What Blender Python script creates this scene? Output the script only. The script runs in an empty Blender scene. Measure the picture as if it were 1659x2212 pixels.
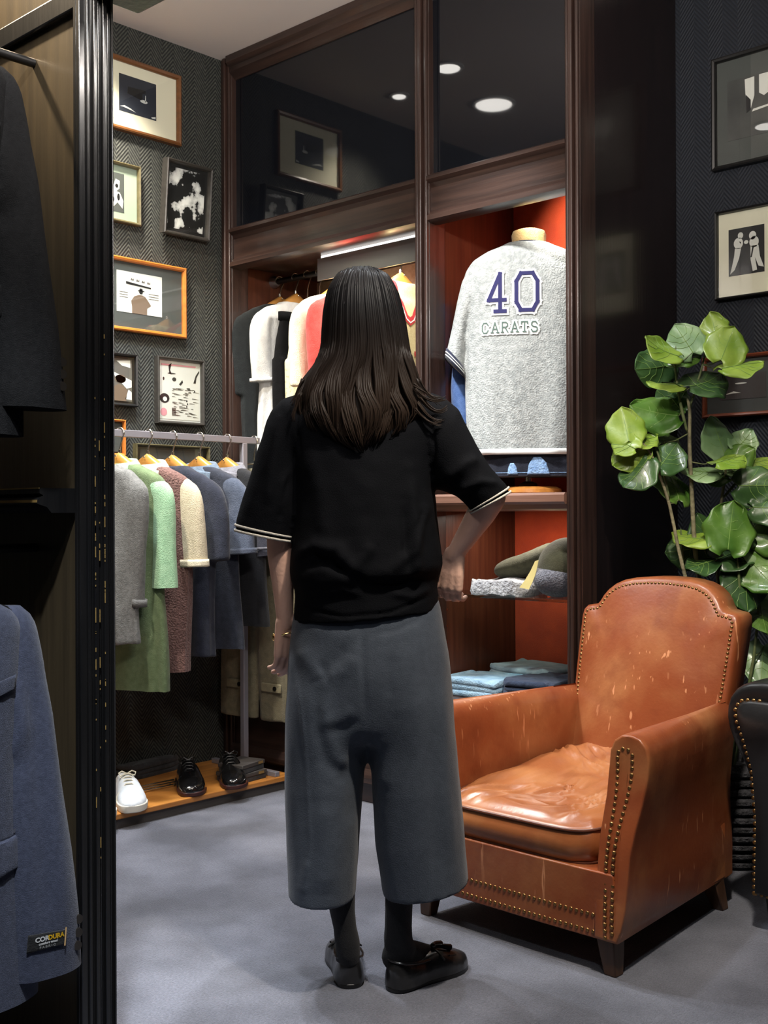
import bpy, bmesh, math, random
import numpy as np
from mathutils import Vector, Matrix, noise
from mathutils.bvhtree import BVHTree

R = math.radians
sin, cos, PI = math.sin, math.cos, math.pi
random.seed(7)
scn = bpy.context.scene
COL = scn.collection

# ------------------------------------------------------------------ camera
F, CX, CY, HC = 2480.0, 829.5, 1106.0, 1.09
YAW, PITCH, ROLL = R(43.08), R(0.10), R(-0.25)
cam = bpy.data.cameras.new('camera')
cam.sensor_fit = 'HORIZONTAL'; cam.sensor_width = 36.0; cam.lens = 36.0 * F / 1659.0
cam.clip_start = 0.05
camo = bpy.data.objects.new('camera', cam); COL.objects.link(camo)
CM = Matrix.Translation((0, 0, HC)) @ Matrix.Rotation(YAW, 4, 'Z') @ Matrix.Rotation(R(90) + PITCH, 4, 'X') @ Matrix.Rotation(ROLL, 4, 'Z')
camo.matrix_world = CM
scn.camera = camo
scn.view_settings.view_transform = 'Standard'
scn.view_settings.look = 'None'
scn.view_settings.gamma = 1.0
scn.view_settings.exposure = 0.0

def lin(r, g=None, b=None):
    if g is None: r, g, b = r
    f = lambda c: ((c / 255.0) / 12.92 if c / 255.0 <= 0.04045 else ((c / 255.0 + 0.055) / 1.055) ** 2.4)
    return (f(r), f(g), f(b), 1.0)

# ------------------------------------------------------------------ light
w = bpy.data.worlds.new('world'); scn.world = w; w.use_nodes = True
w.node_tree.nodes['Background'].inputs[0].default_value = (0.50, 0.55, 0.68, 1)
w.node_tree.nodes['Background'].inputs[1].default_value = 0.10

CEIL = 3.03
def aim(o, tgt):
    o.rotation_euler = (Vector(tgt) - o.location).to_track_quat('-Z', 'Y').to_euler()
def spot(name, loc, tgt, power, ang, blend=0.6, col=(1, 0.95, 0.88), rad=0.06):
    l = bpy.data.lights.new(name, 'SPOT'); l.energy = power; l.spot_size = R(ang); l.spot_blend = blend
    l.color = col; l.shadow_soft_size = rad
    o = bpy.data.objects.new(name, l); COL.objects.link(o); o.location = loc; aim(o, tgt); return o
def area(name, loc, tgt, power, sx, sy, col=(1, 1, 1)):
    l = bpy.data.lights.new(name, 'AREA'); l.energy = power; l.shape = 'RECTANGLE'; l.size = sx; l.size_y = sy; l.color = col
    o = bpy.data.objects.new(name, l); COL.objects.link(o); o.location = loc; aim(o, tgt); return o

WARM = (1.0, 0.90, 0.76); NEUT = (1.0, 0.97, 0.95); COOL = (0.90, 0.95, 1.0)
LAMPS = [   # downlights of the shop ceiling: position, target, watts, cone
    ((-3.19, 2.46), (-3.20, 2.55, 0.0), 170, 85, COOL),
    ((-3.32, 1.97), (-3.10, 2.10, 0.0), 190, 85, COOL),
    ((-3.57, 2.36), (-3.80, 2.42, 1.2), 150, 105, WARM),
    ((-2.95, 1.45), (-3.85, 2.50, 1.55), 240, 60, WARM),
    ((-2.52, 1.95), (-2.40, 3.35, 1.60), 300, 34, NEUT),
    ((-1.45, 0.85), (-1.75, 1.75, 0.0), 58, 80, COOL),
    ((-1.95, 2.55), (-1.75, 2.45, 0.0), 75, 85, COOL),
    ((-0.75, 1.60), (-1.35, 2.55, 0.35), 290, 64, WARM),
    ((-0.40, 0.40), (-1.30, 1.30, 0.0), 30, 85, COOL),
    ((-0.85, 0.45), (-1.93, 1.00, 0.42), 420, 29, COOL),
    ((-0.75, 2.75), (-1.10, 3.74, 1.70), 120, 48, WARM),
]
for (lx, ly), tg, wt, an, c in LAMPS:
    spot('downlight_lamp', (lx, ly, CEIL - 0.035), tg, wt, an, 0.7, c)
spot('wall_washer', (-2.75, 0.75, CEIL - 0.08), (-2.18, 1.22, 2.40), 400, 45, 0.9, (1.0, 0.80, 0.54), 0.05)
area('bay_light', (-3.09, 3.2985, 2.080), (-3.09, 3.34, 1.0), 7, 0.62, 0.04, (1.0, 0.96, 0.90))
spot('bay_spot', (-2.36, 3.21, 2.285), (-2.26, 3.64, 2.02), 30, 96, 0.8, (1.0, 0.93, 0.84), 0.02)
area('under_ledge_light', (-2.42, 3.33, 1.092), (-2.42, 3.40, 0.0), 2.2, 0.40, 0.02, (1.0, 0.90, 0.78))
area('ceiling_fill', (-1.2, 1.30, 2.325), (-2.6, 2.0, 3.03), 62, 1.2, 0.04, (1.0, 0.93, 0.86))  # fill light added above the lintel to brighten the ceiling, no fitting there

# ------------------------------------------------------------------ helpers
def ray(px, py):
    return (CM.to_3x3() @ Vector(((px - CX) / F, (CY - py) / F, -1.0)))
def at(px, py, x=None, y=None, z=None):
    """the place in the room on a known plane that the photograph shows at a pixel"""
    d = ray(px, py); o = Vector((0, 0, HC))
    t = (x / d.x) if x is not None else (y / d.y) if y is not None else (z - HC) / d.z
    return o + d * t
def place(lat, d, z=0.0):
    """camera-floor coordinates (metres right of the axis, metres ahead) to the room"""
    return Vector((lat * cos(YAW) - d * sin(YAW), lat * sin(YAW) + d * cos(YAW), z))

def link(o, parent=None):
    COL.objects.link(o)
    if parent is not None: o.parent = parent
    return o
def tag(o, label=None, cat=None, group=None, kind=None):
    if label: o['label'] = label
    if cat: o['category'] = cat
    if group: o['group'] = group
    if kind: o['kind'] = kind
    return o
def thing(name, label, cat, loc=(0, 0, 0), rz=0.0, group=None):
    o = bpy.data.objects.new(name, None); o.empty_display_size = 0.05
    COL.objects.link(o); o.location = loc; o.rotation_euler = (0, 0, rz)
    return tag(o, label, cat, group)

class MB:
    """collects shapes; build() links them as one mesh object"""
    def __init__(s): s.v = []; s.f = []
    def add(s, vs, fs):
        b = len(s.v); s.v += [tuple(p) for p in vs]; s.f += [tuple(i + b for i in f) for f in fs]; return s
    def box(s, a, b):
        x0, y0, z0 = a; x1, y1, z1 = b
        x0, x1 = min(x0, x1), max(x0, x1); y0, y1 = min(y0, y1), max(y0, y1); z0, z1 = min(z0, z1), max(z0, z1)
        v = [(x0, y0, z0), (x1, y0, z0), (x1, y1, z0), (x0, y1, z0), (x0, y0, z1), (x1, y0, z1), (x1, y1, z1), (x0, y1, z1)]
        return s.add(v, [(0, 3, 2, 1), (4, 5, 6, 7), (0, 1, 5, 4), (1, 2, 6, 5), (2, 3, 7, 6), (3, 0, 4, 7)])
    def loft(s, rings, cap0=True, cap1=True, closed=True):
        n = len(rings[0]); v = [p for r in rings for p in r]; f = []
        for i in range(len(rings) - 1):
            for j in range(n if closed else n - 1):
                k = (j + 1) % n
                f.append((i * n + j, i * n + k, (i + 1) * n + k, (i + 1) * n + j))
        if cap0: f.append(tuple(range(n - 1, -1, -1)))
        if cap1: f.append(tuple((len(rings) - 1) * n + j for j in range(n)))
        return s.add(v, f)
    def tube(s, path, rad, n=8, flat=1.0, up=None, cap=True):
        P = [Vector(p) for p in path]; m = len(P)
        rr = rad if isinstance(rad, (list, tuple)) else [rad] * m
        T = [(P[min(i + 1, m - 1)] - P[max(i - 1, 0)]).normalized() for i in range(m)]
        u = Vector(up) if up is not None else (Vector((0, 0, 1)) if abs(T[0].z) < 0.9 else Vector((1, 0, 0)))
        rings = []
        for i in range(m):
            u = (u - T[i] * u.dot(T[i]))
            u = u.normalized() if u.length > 1e-6 else T[i].orthogonal().normalized()
            b = T[i].cross(u)
            rings.append([P[i] + (b * cos(2 * PI * k / n) + u * (sin(2 * PI * k / n) * flat)) * rr[i] for k in range(n)])
        return s.loft(rings, cap, cap)
    def limb(s, pts, n=16, asp=1.0, up=None):
        """tapered limb with rounded ends: pts = [(x,y,z,r)...]"""
        P = [Vector(p[:3]) for p in pts]; r = [p[3] for p in pts]
        t0 = (P[0] - P[1]).normalized(); t1 = (P[-1] - P[-2]).normalized()
        pa, ra = [], []
        for k in (0.97, 0.8, 0.5): pa.append(P[0] + t0 * r[0] * k); ra.append(r[0] * math.sqrt(1 - k * k))
        pa += P; ra += r
        for k in (0.5, 0.8, 0.97): pa.append(P[-1] + t1 * r[-1] * k); ra.append(r[-1] * math.sqrt(1 - k * k))
        return s.tube(pa, ra, n, asp, up)
    def sphere(s, c, r, n=16, m=10):
        rx, ry, rz = r if isinstance(r, (tuple, list)) else (r, r, r)
        rings = []
        for i in range(m + 1):
            a = PI * (i + 0.02) / (m + 0.04) - PI / 2
            rings.append([(c[0] + rx * cos(a) * cos(2 * PI * j / n), c[1] + ry * cos(a) * sin(2 * PI * j / n), c[2] + rz * sin(a)) for j in range(n)])
        return s.loft(rings)
    def lathe(s, prof, c=(0, 0, 0), n=24):
        return s.loft([[(c[0] + r * cos(2 * PI * j / n), c[1] + r * sin(2 * PI * j / n), c[2] + z) for j in range(n)] for r, z in prof])
    def prism(s, poly, y0, y1):
        """polygon in x-z, extruded along y"""
        a = [(p[0], y0, p[1]) for p in poly]; b = [(p[0], y1, p[1]) for p in poly]
        return s.loft([b, a])
    def extr(s, prof, a, b, axis='x'):
        """profile (u,v) swept straight from a to b along an axis: x -> (y,z), z -> (x,y)"""
        if axis == 'x': return s.loft([[(a, u, v) for u, v in prof], [(b, u, v) for u, v in prof]])
        return s.loft([[(u, v, a) for u, v in prof], [(u, v, b) for u, v in prof]])
    def disc(s, c, r, n=12, ny=-1):
        return s.add([(c[0] + r * cos(2 * PI * k / n), c[1], c[2] + r * sin(2 * PI * k / n)) for k in range(n)], [tuple(range(n))])
    def build(s, name, mat, parent=None, smooth=True, bevel=0.0, sub=0, ang=40, voxel=0.0, smo=0):
        me = bpy.data.meshes.new(name); me.from_pydata(s.v, [], s.f)
        bm = bmesh.new(); bm.from_mesh(me); bmesh.ops.recalc_face_normals(bm, faces=bm.faces); bm.to_mesh(me); bm.free()
        if mat: me.materials.append(mat)
        o = link(bpy.data.objects.new(name, me), parent)
        if voxel:
            m = o.modifiers.new('r', 'REMESH'); m.mode = 'VOXEL'; m.voxel_size = voxel; m.use_smooth_shade = True
            if smo:
                m = o.modifiers.new('s', 'SMOOTH'); m.factor = 0.5; m.iterations = smo
            bake(o)
            o.data.polygons.foreach_set('use_smooth', [True] * len(o.data.polygons))
            return o
        if smooth:
            me.polygons.foreach_set('use_smooth', [True] * len(me.polygons))
            if not sub: me.set_sharp_from_angle(angle=R(ang))
        if bevel:
            m = o.modifiers.new('b', 'BEVEL'); m.width = bevel; m.segments = 2; m.limit_method = 'ANGLE'; m.angle_limit = R(35)
        if sub:
            m = o.modifiers.new('s', 'SUBSURF'); m.levels = sub; m.render_levels = sub
        return o

def bake(o):
    dg = bpy.context.evaluated_depsgraph_get(); dg.update()
    me = bpy.data.meshes.new_from_object(o.evaluated_get(dg))
    nm = o.name; o.modifiers.clear(); o.data = me; me.name = nm
def verts(o):
    me = o.data; n = len(me.vertices); a = np.empty(n * 3); me.vertices.foreach_get('co', a); return a.reshape(-1, 3)
def norms(o):
    me = o.data; n = len(me.vertices); a = np.empty(n * 3); me.vertices.foreach_get('normal', a); return a.reshape(-1, 3)
def setv(o, a):
    o.data.vertices.foreach_set('co', a.reshape(-1)); o.data.update()
def sculpt(o, strokes, ax=(0, 2), side=None):
    """press folds into a mesh: strokes = (polyline in the plane of ax, width, height); side=(axis,sign) limits them to one face"""
    V = verts(o); N = norms(o); Q = V[:, ax]; D = np.zeros(len(V))
    for pl, wd, h in strokes:
        best = np.full(len(V), 9.0); tt = np.zeros(len(V)); L = len(pl) - 1
        for i in range(L):
            a = np.array(pl[i]); b = np.array(pl[i + 1]); ab = b - a
            t = np.clip(((Q - a) @ ab) / max(ab @ ab, 1e-9), 0, 1)
            d = np.linalg.norm(Q - (a + t[:, None] * ab), axis=1)
            m = d < best; best[m] = d[m]; tt[m] = (i + t[m]) / L
        D += h * np.exp(-(best / wd) ** 2) * np.clip(np.sin(PI * np.clip(tt, 0.04, 0.96)) * 1.8, 0, 1)
    if side is not None: D *= np.clip(N[:, side[0]] * side[1] * 1.5, 0, 1)
    setv(o, V + N * D[:, None])
def relax(o, lo_, hi_, it):
    """even out a band of a mesh between two heights"""
    V = verts(o); me = o.data; E = np.empty(len(me.edges) * 2, dtype=np.int64); me.edges.foreach_get('vertices', E); E = E.reshape(-1, 2)
    deg = np.bincount(E.ravel(), minlength=len(V)).astype(float)[:, None]; deg[deg == 0] = 1
    wz = np.clip(np.minimum((V[:, 2] - lo_) / 0.06, (hi_ - V[:, 2]) / 0.06), 0, 1)[:, None] * 0.6
    for _ in range(it):
        S = np.zeros_like(V)
        for k in range(3): S[:, k] = np.bincount(E[:, 0], V[E[:, 1], k], len(V)) + np.bincount(E[:, 1], V[E[:, 0], k], len(V))
        V = V + (S / deg - V) * wz
    setv(o, V)
def ruffle(o, amp, scale, sq=(1, 1, 1), seed=0.0):
    V = verts(o); N = norms(o)
    D = np.array([noise.noise(Vector((p[0] * scale * sq[0] + seed, p[1] * scale * sq[1], p[2] * scale * sq[2]))) for p in V])
    setv(o, V + N * (D * amp)[:, None])
def ray_y(o, y0=-1.0):
    me = o.data; bv = BVHTree.FromPolygons([v.co[:] for v in me.vertices], [p.vertices[:] for p in me.polygons])
    def f(x, z, dflt=0.0):
        h = bv.ray_cast(Vector((x, y0, z)), Vector((0, 1, 0)))
        return h[0].y if h[0] is not None else dflt
    return f
def patch(name, mat, parent, fy, poly, off=0.003, thick=0.0, step=0.01):
    """cloth patch: a convex x-z polygon laid on the surface y=fy(x,z), grown as a grid"""
    xs = [p[0] for p in poly]; zs = [p[1] for p in poly]; mb = MB()
    nz = max(2, int((max(zs) - min(zs)) / step)); nx = max(2, int((max(xs) - min(xs)) / step))
    def span(z):
        c = []
        for i in range(len(poly)):
            (xa, za), (xb, zb) = poly[i], poly[(i + 1) % len(poly)]
            if (za - z) * (zb - z) <= 0 and za != zb: c.append(xa + (xb - xa) * (z - za) / (zb - za))
        return (min(c), max(c)) if c else (0, 0)
    rows = []
    for i in range(nz + 1):
        z = min(zs) + 1e-5 + (max(zs) - min(zs) - 2e-5) * i / nz; a, b = span(z); row = []; last = None
        for j in range(nx + 1):
            x = a + (b - a) * j / nx; y = fy(x, z, last if last is not None else 0.0); last = y; row.append((x, y - off, z))
        rows.append(row)
    mb.loft(rows, False, False, False)
    o = mb.build(name, mat, parent)
    if thick:
        m = o.modifiers.new('t', 'SOLIDIFY'); m.thickness = thick; m.offset = 0
    return o
def ribbon(mb, pts, wd, fy, off, step=0.006):
    """flat stroke of a letter laid on a surface"""
    for (xa, za), (xb, zb) in zip(pts[:-1], pts[1:]):
        L = math.hypot(xb - xa, zb - za)
        if L < 1e-6: continue
        ux, uz = (xb - xa) / L, (zb - za) / L; nx, nz = -uz, ux
        n = max(1, int((L + wd) / step)); rows = []
        for i in range(n + 1):
            t = -wd / 2 * 0.96 + (L + wd * 0.96) * i / n; row = []
            for q in (-0.5, 0, 0.5):
                x = xa + ux * t + nx * wd * q; z = za + uz * t + nz * wd * q
                row.append((x, fy(x, z) - off, z))
            rows.append(row)
        mb.loft(rows, False, False, False)
def ease(a, b, t):
    t = min(max(t, 0), 1); t = t * t * (3 - 2 * t); return a + (b - a) * t
def interp(tab, x):
    """tab: rows (key, values...) in rising or falling key"""
    if tab[0][0] > tab[-1][0]: tab = tab[::-1]
    if x <= tab[0][0]: return tab[0][1:]
    for a, b in zip(tab[:-1], tab[1:]):
        if x <= b[0]:
            t = (x - a[0]) / (b[0] - a[0]); return tuple(p + (q - p) * t for p, q in zip(a[1:], b[1:]))
    return tab[-1][1:]
def sell(cx, cy, z, hx, hy, n=48, e=2.4, fold=0.0, k=7, ph=0.0, hyb=None):
    """superellipse ring with fold waves; hyb = depth on the +y side"""
    out = []
    for j in range(n):
        a = 2 * PI * j / n; c, s_ = cos(a), sin(a)
        q = 1 + fold * (sin(k * a + ph) + 0.6 * sin((k * 2 + 1) * a - 1.7 * ph))
        yy = hy if (s_ < 0 or hyb is None) else hyb
        out.append((cx + hx * math.copysign(abs(c) ** (2 / e), c) * (1 + (q - 1) * 0.15), cy + yy * math.copysign(abs(s_) ** (2 / e), s_) * q, z))
    return out
def text(body, size, mat, parent, name, loc, rot=(R(90), 0, 0), sx=1.0, bold=0.0):
    cu = bpy.data.curves.new(name, 'FONT'); cu.body = body; cu.size = size; cu.extrude = 0.0004; cu.offset = bold; cu.align_x = 'CENTER'; cu.resolution_u = 4
    t = bpy.data.objects.new(name, cu); COL.objects.link(t)
    dg = bpy.context.evaluated_depsgraph_get(); me = bpy.data.meshes.new_from_object(t.evaluated_get(dg))
    bpy.data.objects.remove(t); me.materials.clear(); me.materials.append(mat)
    o = link(bpy.data.objects.new(name, me), parent); o.location = loc; o.rotation_euler = rot; o.scale = (sx, 1, 1); return o

# ------------------------------------------------------------------ materials
def M(name, col, rough=0.6, metal=0.0, col2=None, vs=6.0, vd=4.0, lo=0.35, hi=0.65, bump=0.0, bs=200.0, bdet=2.0, sheen=0.0, coat=0.0, spec=0.5, stretch=(1, 1, 1), emit=0.0, bstretch=None, aniso=0.0):
    m = bpy.data.materials.new(name); m.use_nodes = True; nt = m.node_tree; N = nt.nodes; L = nt.links
    b = N['Principled BSDF']; c = col if len(col) == 4 else (*col, 1)
    b.inputs['Base Color'].default_value = c; b.inputs['Roughness'].default_value = rough; b.inputs['Metallic'].default_value = metal
    b.inputs['Specular IOR Level'].default_value = spec
    b.inputs['Sheen Weight'].default_value = sheen; b.inputs['Coat Weight'].default_value = coat; b.inputs['Coat Roughness'].default_value = 0.12
    if aniso: b.inputs['Anisotropic'].default_value = aniso
    if emit: b.inputs['Emission Color'].default_value = c; b.inputs['Emission Strength'].default_value = emit
    tc = None
    if col2 is not None or bump: tc = N.new('ShaderNodeTexCoord')
    def mapped(st):
        mp = N.new('ShaderNodeMapping'); mp.inputs['Scale'].default_value = st; L.new(tc.outputs['Object'], mp.inputs['Vector']); return mp.outputs[0]
    if col2 is not None:
        nz = N.new('ShaderNodeTexNoise'); nz.inputs['Scale'].default_value = vs; nz.inputs['Detail'].default_value = vd
        L.new(mapped(stretch), nz.inputs['Vector'])
        cr = N.new('ShaderNodeValToRGB'); cr.color_ramp.elements[0].position = lo; cr.color_ramp.elements[1].position = hi
        cr.color_ramp.elements[0].color = c; cr.color_ramp.elements[1].color = col2 if len(col2) == 4 else (*col2, 1)
        L.new(nz.outputs['Fac'], cr.inputs[0]); L.new(cr.outputs[0], b.inputs['Base Color'])
    if bump:
        n2 = N.new('ShaderNodeTexNoise'); n2.inputs['Scale'].default_value = bs; n2.inputs['Detail'].default_value = bdet
        L.new(mapped(bstretch or stretch), n2.inputs['Vector'])
        bp = N.new('ShaderNodeBump'); bp.inputs['Strength'].default_value = bump; bp.inputs['Distance'].default_value = 0.01
        L.new(n2.outputs['Fac'], bp.inputs['Height']); L.new(bp.outputs[0], b.inputs['Normal'])
    return m

def chevron_mat(name, col, col2, ax):
    """herringbone woven wall covering: stripes that flip from column to column"""
    m = bpy.data.materials.new(name); m.use_nodes = True; nt = m.node_tree; N = nt.nodes; L = nt.links; b = N['Principled BSDF']
    tc = N.new('ShaderNodeTexCoord'); sp = N.new('ShaderNodeSeparateXYZ'); L.new(tc.outputs['Object'], sp.inputs[0])
    def mt(op, a, v=None, v2=None):
        n = N.new('ShaderNodeMath'); n.operation = op
        for i, q in enumerate((a, v, v2)):
            if q is None: continue
            if isinstance(q, (int, float)): n.inputs[i].default_value = q
            else: L.new(q, n.inputs[i])
        return n.outputs[0]
    pp = mt('PINGPONG', sp.outputs[ax], 0.055); v = mt('ADD', mt('MULTIPLY', pp, 1.25), sp.outputs[2])
    st = mt('SINE', mt('MULTIPLY', v, 2 * PI / 0.017))
    g = mt('MULTIPLY_ADD', st, 0.5, 0.5)
    nz = N.new('ShaderNodeTexNoise'); nz.inputs['Scale'].default_value = 60; L.new(tc.outputs['Object'], nz.inputs['Vector'])
    mx = N.new('ShaderNodeMix'); mx.data_type = 'RGBA'; mx.inputs[6].default_value = col; mx.inputs[7].default_value = col2
    L.new(mt('MULTIPLY', g, nz.outputs['Fac']), mx.inputs[0]); L.new(mx.outputs[2], b.inputs['Base Color'])
    bp = N.new('ShaderNodeBump'); bp.inputs['Strength'].default_value = 0.5; bp.inputs['Distance'].default_value = 0.003
    L.new(g, bp.inputs['Height']); L.new(bp.outputs[0], b.inputs['Normal']); b.inputs['Roughness'].default_value = 0.75
    return m
def wood_mat(name, col, col2, rough=0.35, axis='z', sc=1.0, coat=0.0, spec=0.5):
    st = {'z': (22, 22, 1.0), 'x': (1.0, 22, 22), 'y': (22, 1.0, 22)}[axis]
    return M(name, col, rough, col2=col2, vs=2.2 * sc, vd=6, lo=0.3, hi=0.7, stretch=st, bump=0.06, bs=6, coat=coat, spec=spec)
def glass_mat(name, tint=(0.985, 1, 0.99, 1), ior=1.5, k=1.0):
    m = bpy.data.materials.new(name); m.use_nodes = True; nt = m.node_tree; N = nt.nodes; L = nt.links
    N.remove(N['Principled BSDF']); out = N['Material Output']
    tr = N.new('ShaderNodeBsdfTransparent'); tr.inputs[0].default_value = tint
    gl = N.new('ShaderNodeBsdfGlossy'); gl.inputs['Roughness'].default_value = 0.02
    lw = N.new('ShaderNodeLayerWeight'); lw.inputs['Blend'].default_value = 0.5
    pw = N.new('ShaderNodeMath'); pw.operation = 'POWER'; pw.inputs[1].default_value = 5.0; L.new(lw.outputs['Facing'], pw.inputs[0])
    fr = N.new('ShaderNodeMath'); fr.operation = 'MULTIPLY_ADD'; fr.inputs[1].default_value = 0.95; fr.inputs[2].default_value = 0.045; L.new(pw.outputs[0], fr.inputs[0])
    mx = N.new('ShaderNodeMixShader'); L.new(fr.outputs[0], mx.inputs[0]); L.new(tr.outputs[0], mx.inputs[1]); L.new(gl.outputs[0], mx.inputs[2])
    L.new(mx.outputs[0], out.inputs['Surface']); return m
def blotch_mat(name, cols, scale=14.0, det=5.0, pos=None, rough=0.5, stretch=(1, 1, 1)):
    """printed picture made of blotches of ink"""
    m = bpy.data.materials.new(name); m.use_nodes = True; nt = m.node_tree; N = nt.nodes; L = nt.links; b = N['Principled BSDF']
    tc = N.new('ShaderNodeTexCoord'); mp = N.new('ShaderNodeMapping'); mp.inputs['Scale'].default_value = stretch
    nz = N.new('ShaderNodeTexNoise'); nz.inputs['Scale'].default_value = scale; nz.inputs['Detail'].default_value = det
    cr = N.new('ShaderNodeValToRGB'); L.new(tc.outputs['Object'], mp.inputs[0]); L.new(mp.outputs[0], nz.inputs['Vector']); L.new(nz.outputs['Fac'], cr.inputs[0])
    e = cr.color_ramp.elements; pos = pos or [0.35 + 0.3 * i / (len(cols) - 1) for i in range(len(cols))]
    while len(e) < len(cols): e.new(0.5)
    for i, c in enumerate(cols): e[i].position = pos[i]; e[i].color = c
    L.new(cr.outputs[0], b.inputs['Base Color']); b.inputs['Roughness'].default_value = rough
    return m
def leather_mat(name, base, worn, dark, scratch=True, rough=0.33):
    m = bpy.data.materials.new(name); m.use_nodes = True; nt = m.node_tree; N = nt.nodes; L = nt.links; b = N['Principled BSDF']
    tc = N.new('ShaderNodeTexCoord')
    def nz(sc, det, st=(1, 1, 1)):
        n = N.new('ShaderNodeTexNoise'); n.inputs['Scale'].default_value = sc; n.inputs['Detail'].default_value = det
        mp = N.new('ShaderNodeMapping'); mp.inputs['Scale'].default_value = st; L.new(tc.outputs['Object'], mp.inputs[0]); L.new(mp.outputs[0], n.inputs['Vector']); return n.outputs['Fac']
    def ramp(s, p0, p1):
        r = N.new('ShaderNodeMapRange'); r.inputs[1].default_value = p0; r.inputs[2].default_value = p1; L.new(s, r.inputs[0]); return r.outputs[0]
    def mix(f, a, c):
        x = N.new('ShaderNodeMix'); x.data_type = 'RGBA'; L.new(f, x.inputs[0])
        for i, q in ((6, a), (7, c)):
            if isinstance(q, tuple): x.inputs[i].default_value = q
            else: L.new(q, x.inputs[i])
        return x.outputs[2]
    c = mix(ramp(nz(5, 5), 0.42, 0.75), base, worn)
    c = mix(ramp(nz(9, 6), 0.52, 0.85), c, dark)
    if scratch:
        s1 = ramp(nz(3.0, 2, (24, 24, 2.6)), 0.665, 0.70); s2 = ramp(nz(3.5, 2), 0.46, 0.58)
        mu = N.new('ShaderNodeMath'); mu.operation = 'MULTIPLY'; L.new(s1, mu.inputs[0]); L.new(s2, mu.inputs[1])
        c = mix(mu.outputs[0], c, tuple(min(1, q * 1.5 + 0.05) for q in worn[:3]) + (1,))
    L.new(c, b.inputs['Base Color'])
    bp = N.new('ShaderNodeBump'); bp.inputs['Strength'].default_value = 0.12; bp.inputs['Distance'].default_value = 0.004
    L.new(nz(90, 4), bp.inputs['Height']); L.new(bp.outputs[0], b.inputs['Normal'])
    rr = N.new('ShaderNodeMapRange'); rr.inputs[3].default_value = rough - 0.06; rr.inputs[4].default_value = rough + 0.16; L.new(nz(6, 4), rr.inputs[0]); L.new(rr.outputs[0], b.inputs['Roughness'])
    return m

def carpet_mat():
    m = M('carpet', lin(71, 74, 86), 0.95, col2=lin(103, 106, 119), vs=4, vd=8, lo=0.36, hi=0.66, bump=0.6, bs=260, sheen=0.3)
    nt = m.node_tree; N = nt.nodes; L = nt.links; b = N['Principled BSDF']
    src = b.inputs['Base Color'].links[0].from_socket
    tc = N.new('ShaderNodeTexCoord'); n1 = N.new('ShaderNodeTexNoise'); n1.inputs['Scale'].default_value = 1.1; n1.inputs['Detail'].default_value = 2; n1.inputs['Distortion'].default_value = 1.2
    n2 = N.new('ShaderNodeTexNoise'); n2.inputs['Scale'].default_value = 160; n2.inputs['Detail'].default_value = 3
    L.new(tc.outputs['Object'], n1.inputs['Vector']); L.new(tc.outputs['Object'], n2.inputs['Vector'])
    r1 = N.new('ShaderNodeMapRange'); r1.inputs[1].default_value = 0.44; r1.inputs[2].default_value = 0.50; r1.inputs[3].default_value = 0.90; r1.inputs[4].default_value = 1.10; L.new(n1.outputs['Fac'], r1.inputs[0])
    r2 = N.new('ShaderNodeMapRange'); r2.inputs[1].default_value = 0.35; r2.inputs[2].default_value = 0.65; r2.inputs[3].default_value = 0.82; r2.inputs[4].default_value = 1.18; L.new(n2.outputs['Fac'], r2.inputs[0])
    mu = N.new('ShaderNodeMath'); mu.operation = 'MULTIPLY'; L.new(r1.outputs[0], mu.inputs[0]); L.new(r2.outputs[0], mu.inputs[1])
    vm = N.new('ShaderNodeVectorMath'); vm.operation = 'SCALE'; L.new(src, vm.inputs[0]); L.new(mu.outputs[0], vm.inputs['Scale']); L.new(vm.outputs[0], b.inputs['Base Color'])
    return m
m_carpet = carpet_mat()
m_ceil = M('ceiling_paint', lin(226, 216, 210), 0.8)
m_navy_wall = chevron_mat('navy_weave', lin(13, 18, 27), lin(30, 38, 50), 0)
m_olive_wall = chevron_mat('olive_weave', lin(14, 17, 20), lin(98, 101, 92), 1)
m_darkwall = M('dark_wall', lin(34, 33, 36), 0.7)
m_walnut = wood_mat('walnut_vertical', lin(38, 27, 24), lin(64, 46, 40), 0.33, 'z', coat=0.25)
m_walnut_x = wood_mat('walnut_horizontal', lin(38, 27, 24), lin(66, 48, 41), 0.33, 'x', coat=0.25)
m_walnut_dk = wood_mat('walnut_dark_panel', lin(24, 18, 19), lin(34, 25, 25), 0.26, 'z', coat=0.3)
m_mahog = wood_mat('mahogany_panel', lin(66, 33, 22), lin(92, 50, 32), 0.42, 'z')
m_blackglass = M('black_glass', (0.006, 0.007, 0.010, 1), 0.035, spec=0.55)
m_orange = M('orange_felt', lin(186, 58, 16), 0.9, col2=lin(206, 70, 20), vs=12, bump=0.3, bs=300, sheen=0.4)
m_beigewall = M('beige_linen', lin(176, 148, 118), 0.9, col2=lin(196, 168, 138), vs=40, bump=0.3, bs=300)
m_blackpaint = M('black_lacquer', lin(19, 19, 20), 0.30, col2=lin(26, 25, 25), vs=4, bump=0.1, bs=8, stretch=(10, 10, 1), coat=0.2)
m_wornedge = M('rubbed_gilt', lin(170, 140, 84), 0.35, 0.4)
m_goldpanel = wood_mat('brown_lacquer_panel', lin(58, 50, 38), lin(72, 62, 46), 0.34, 'z', coat=0.2)
m_metal = M('brushed_steel', lin(190, 188, 192), 0.32, 0.9)
m_steel_grey = M('grey_rail_paint', lin(150, 148, 156), 0.4, 0.35)
m_chrome = M('chrome', lin(210, 205, 195), 0.18, 1.0)
m_brass = M('aged_brass_nail', lin(150, 116, 72), 0.3, 0.9)
m_hanger = wood_mat('hanger_wood', lin(176, 122, 58), lin(206, 152, 80), 0.32, 'x', 0.5, coat=0.3)
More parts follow.
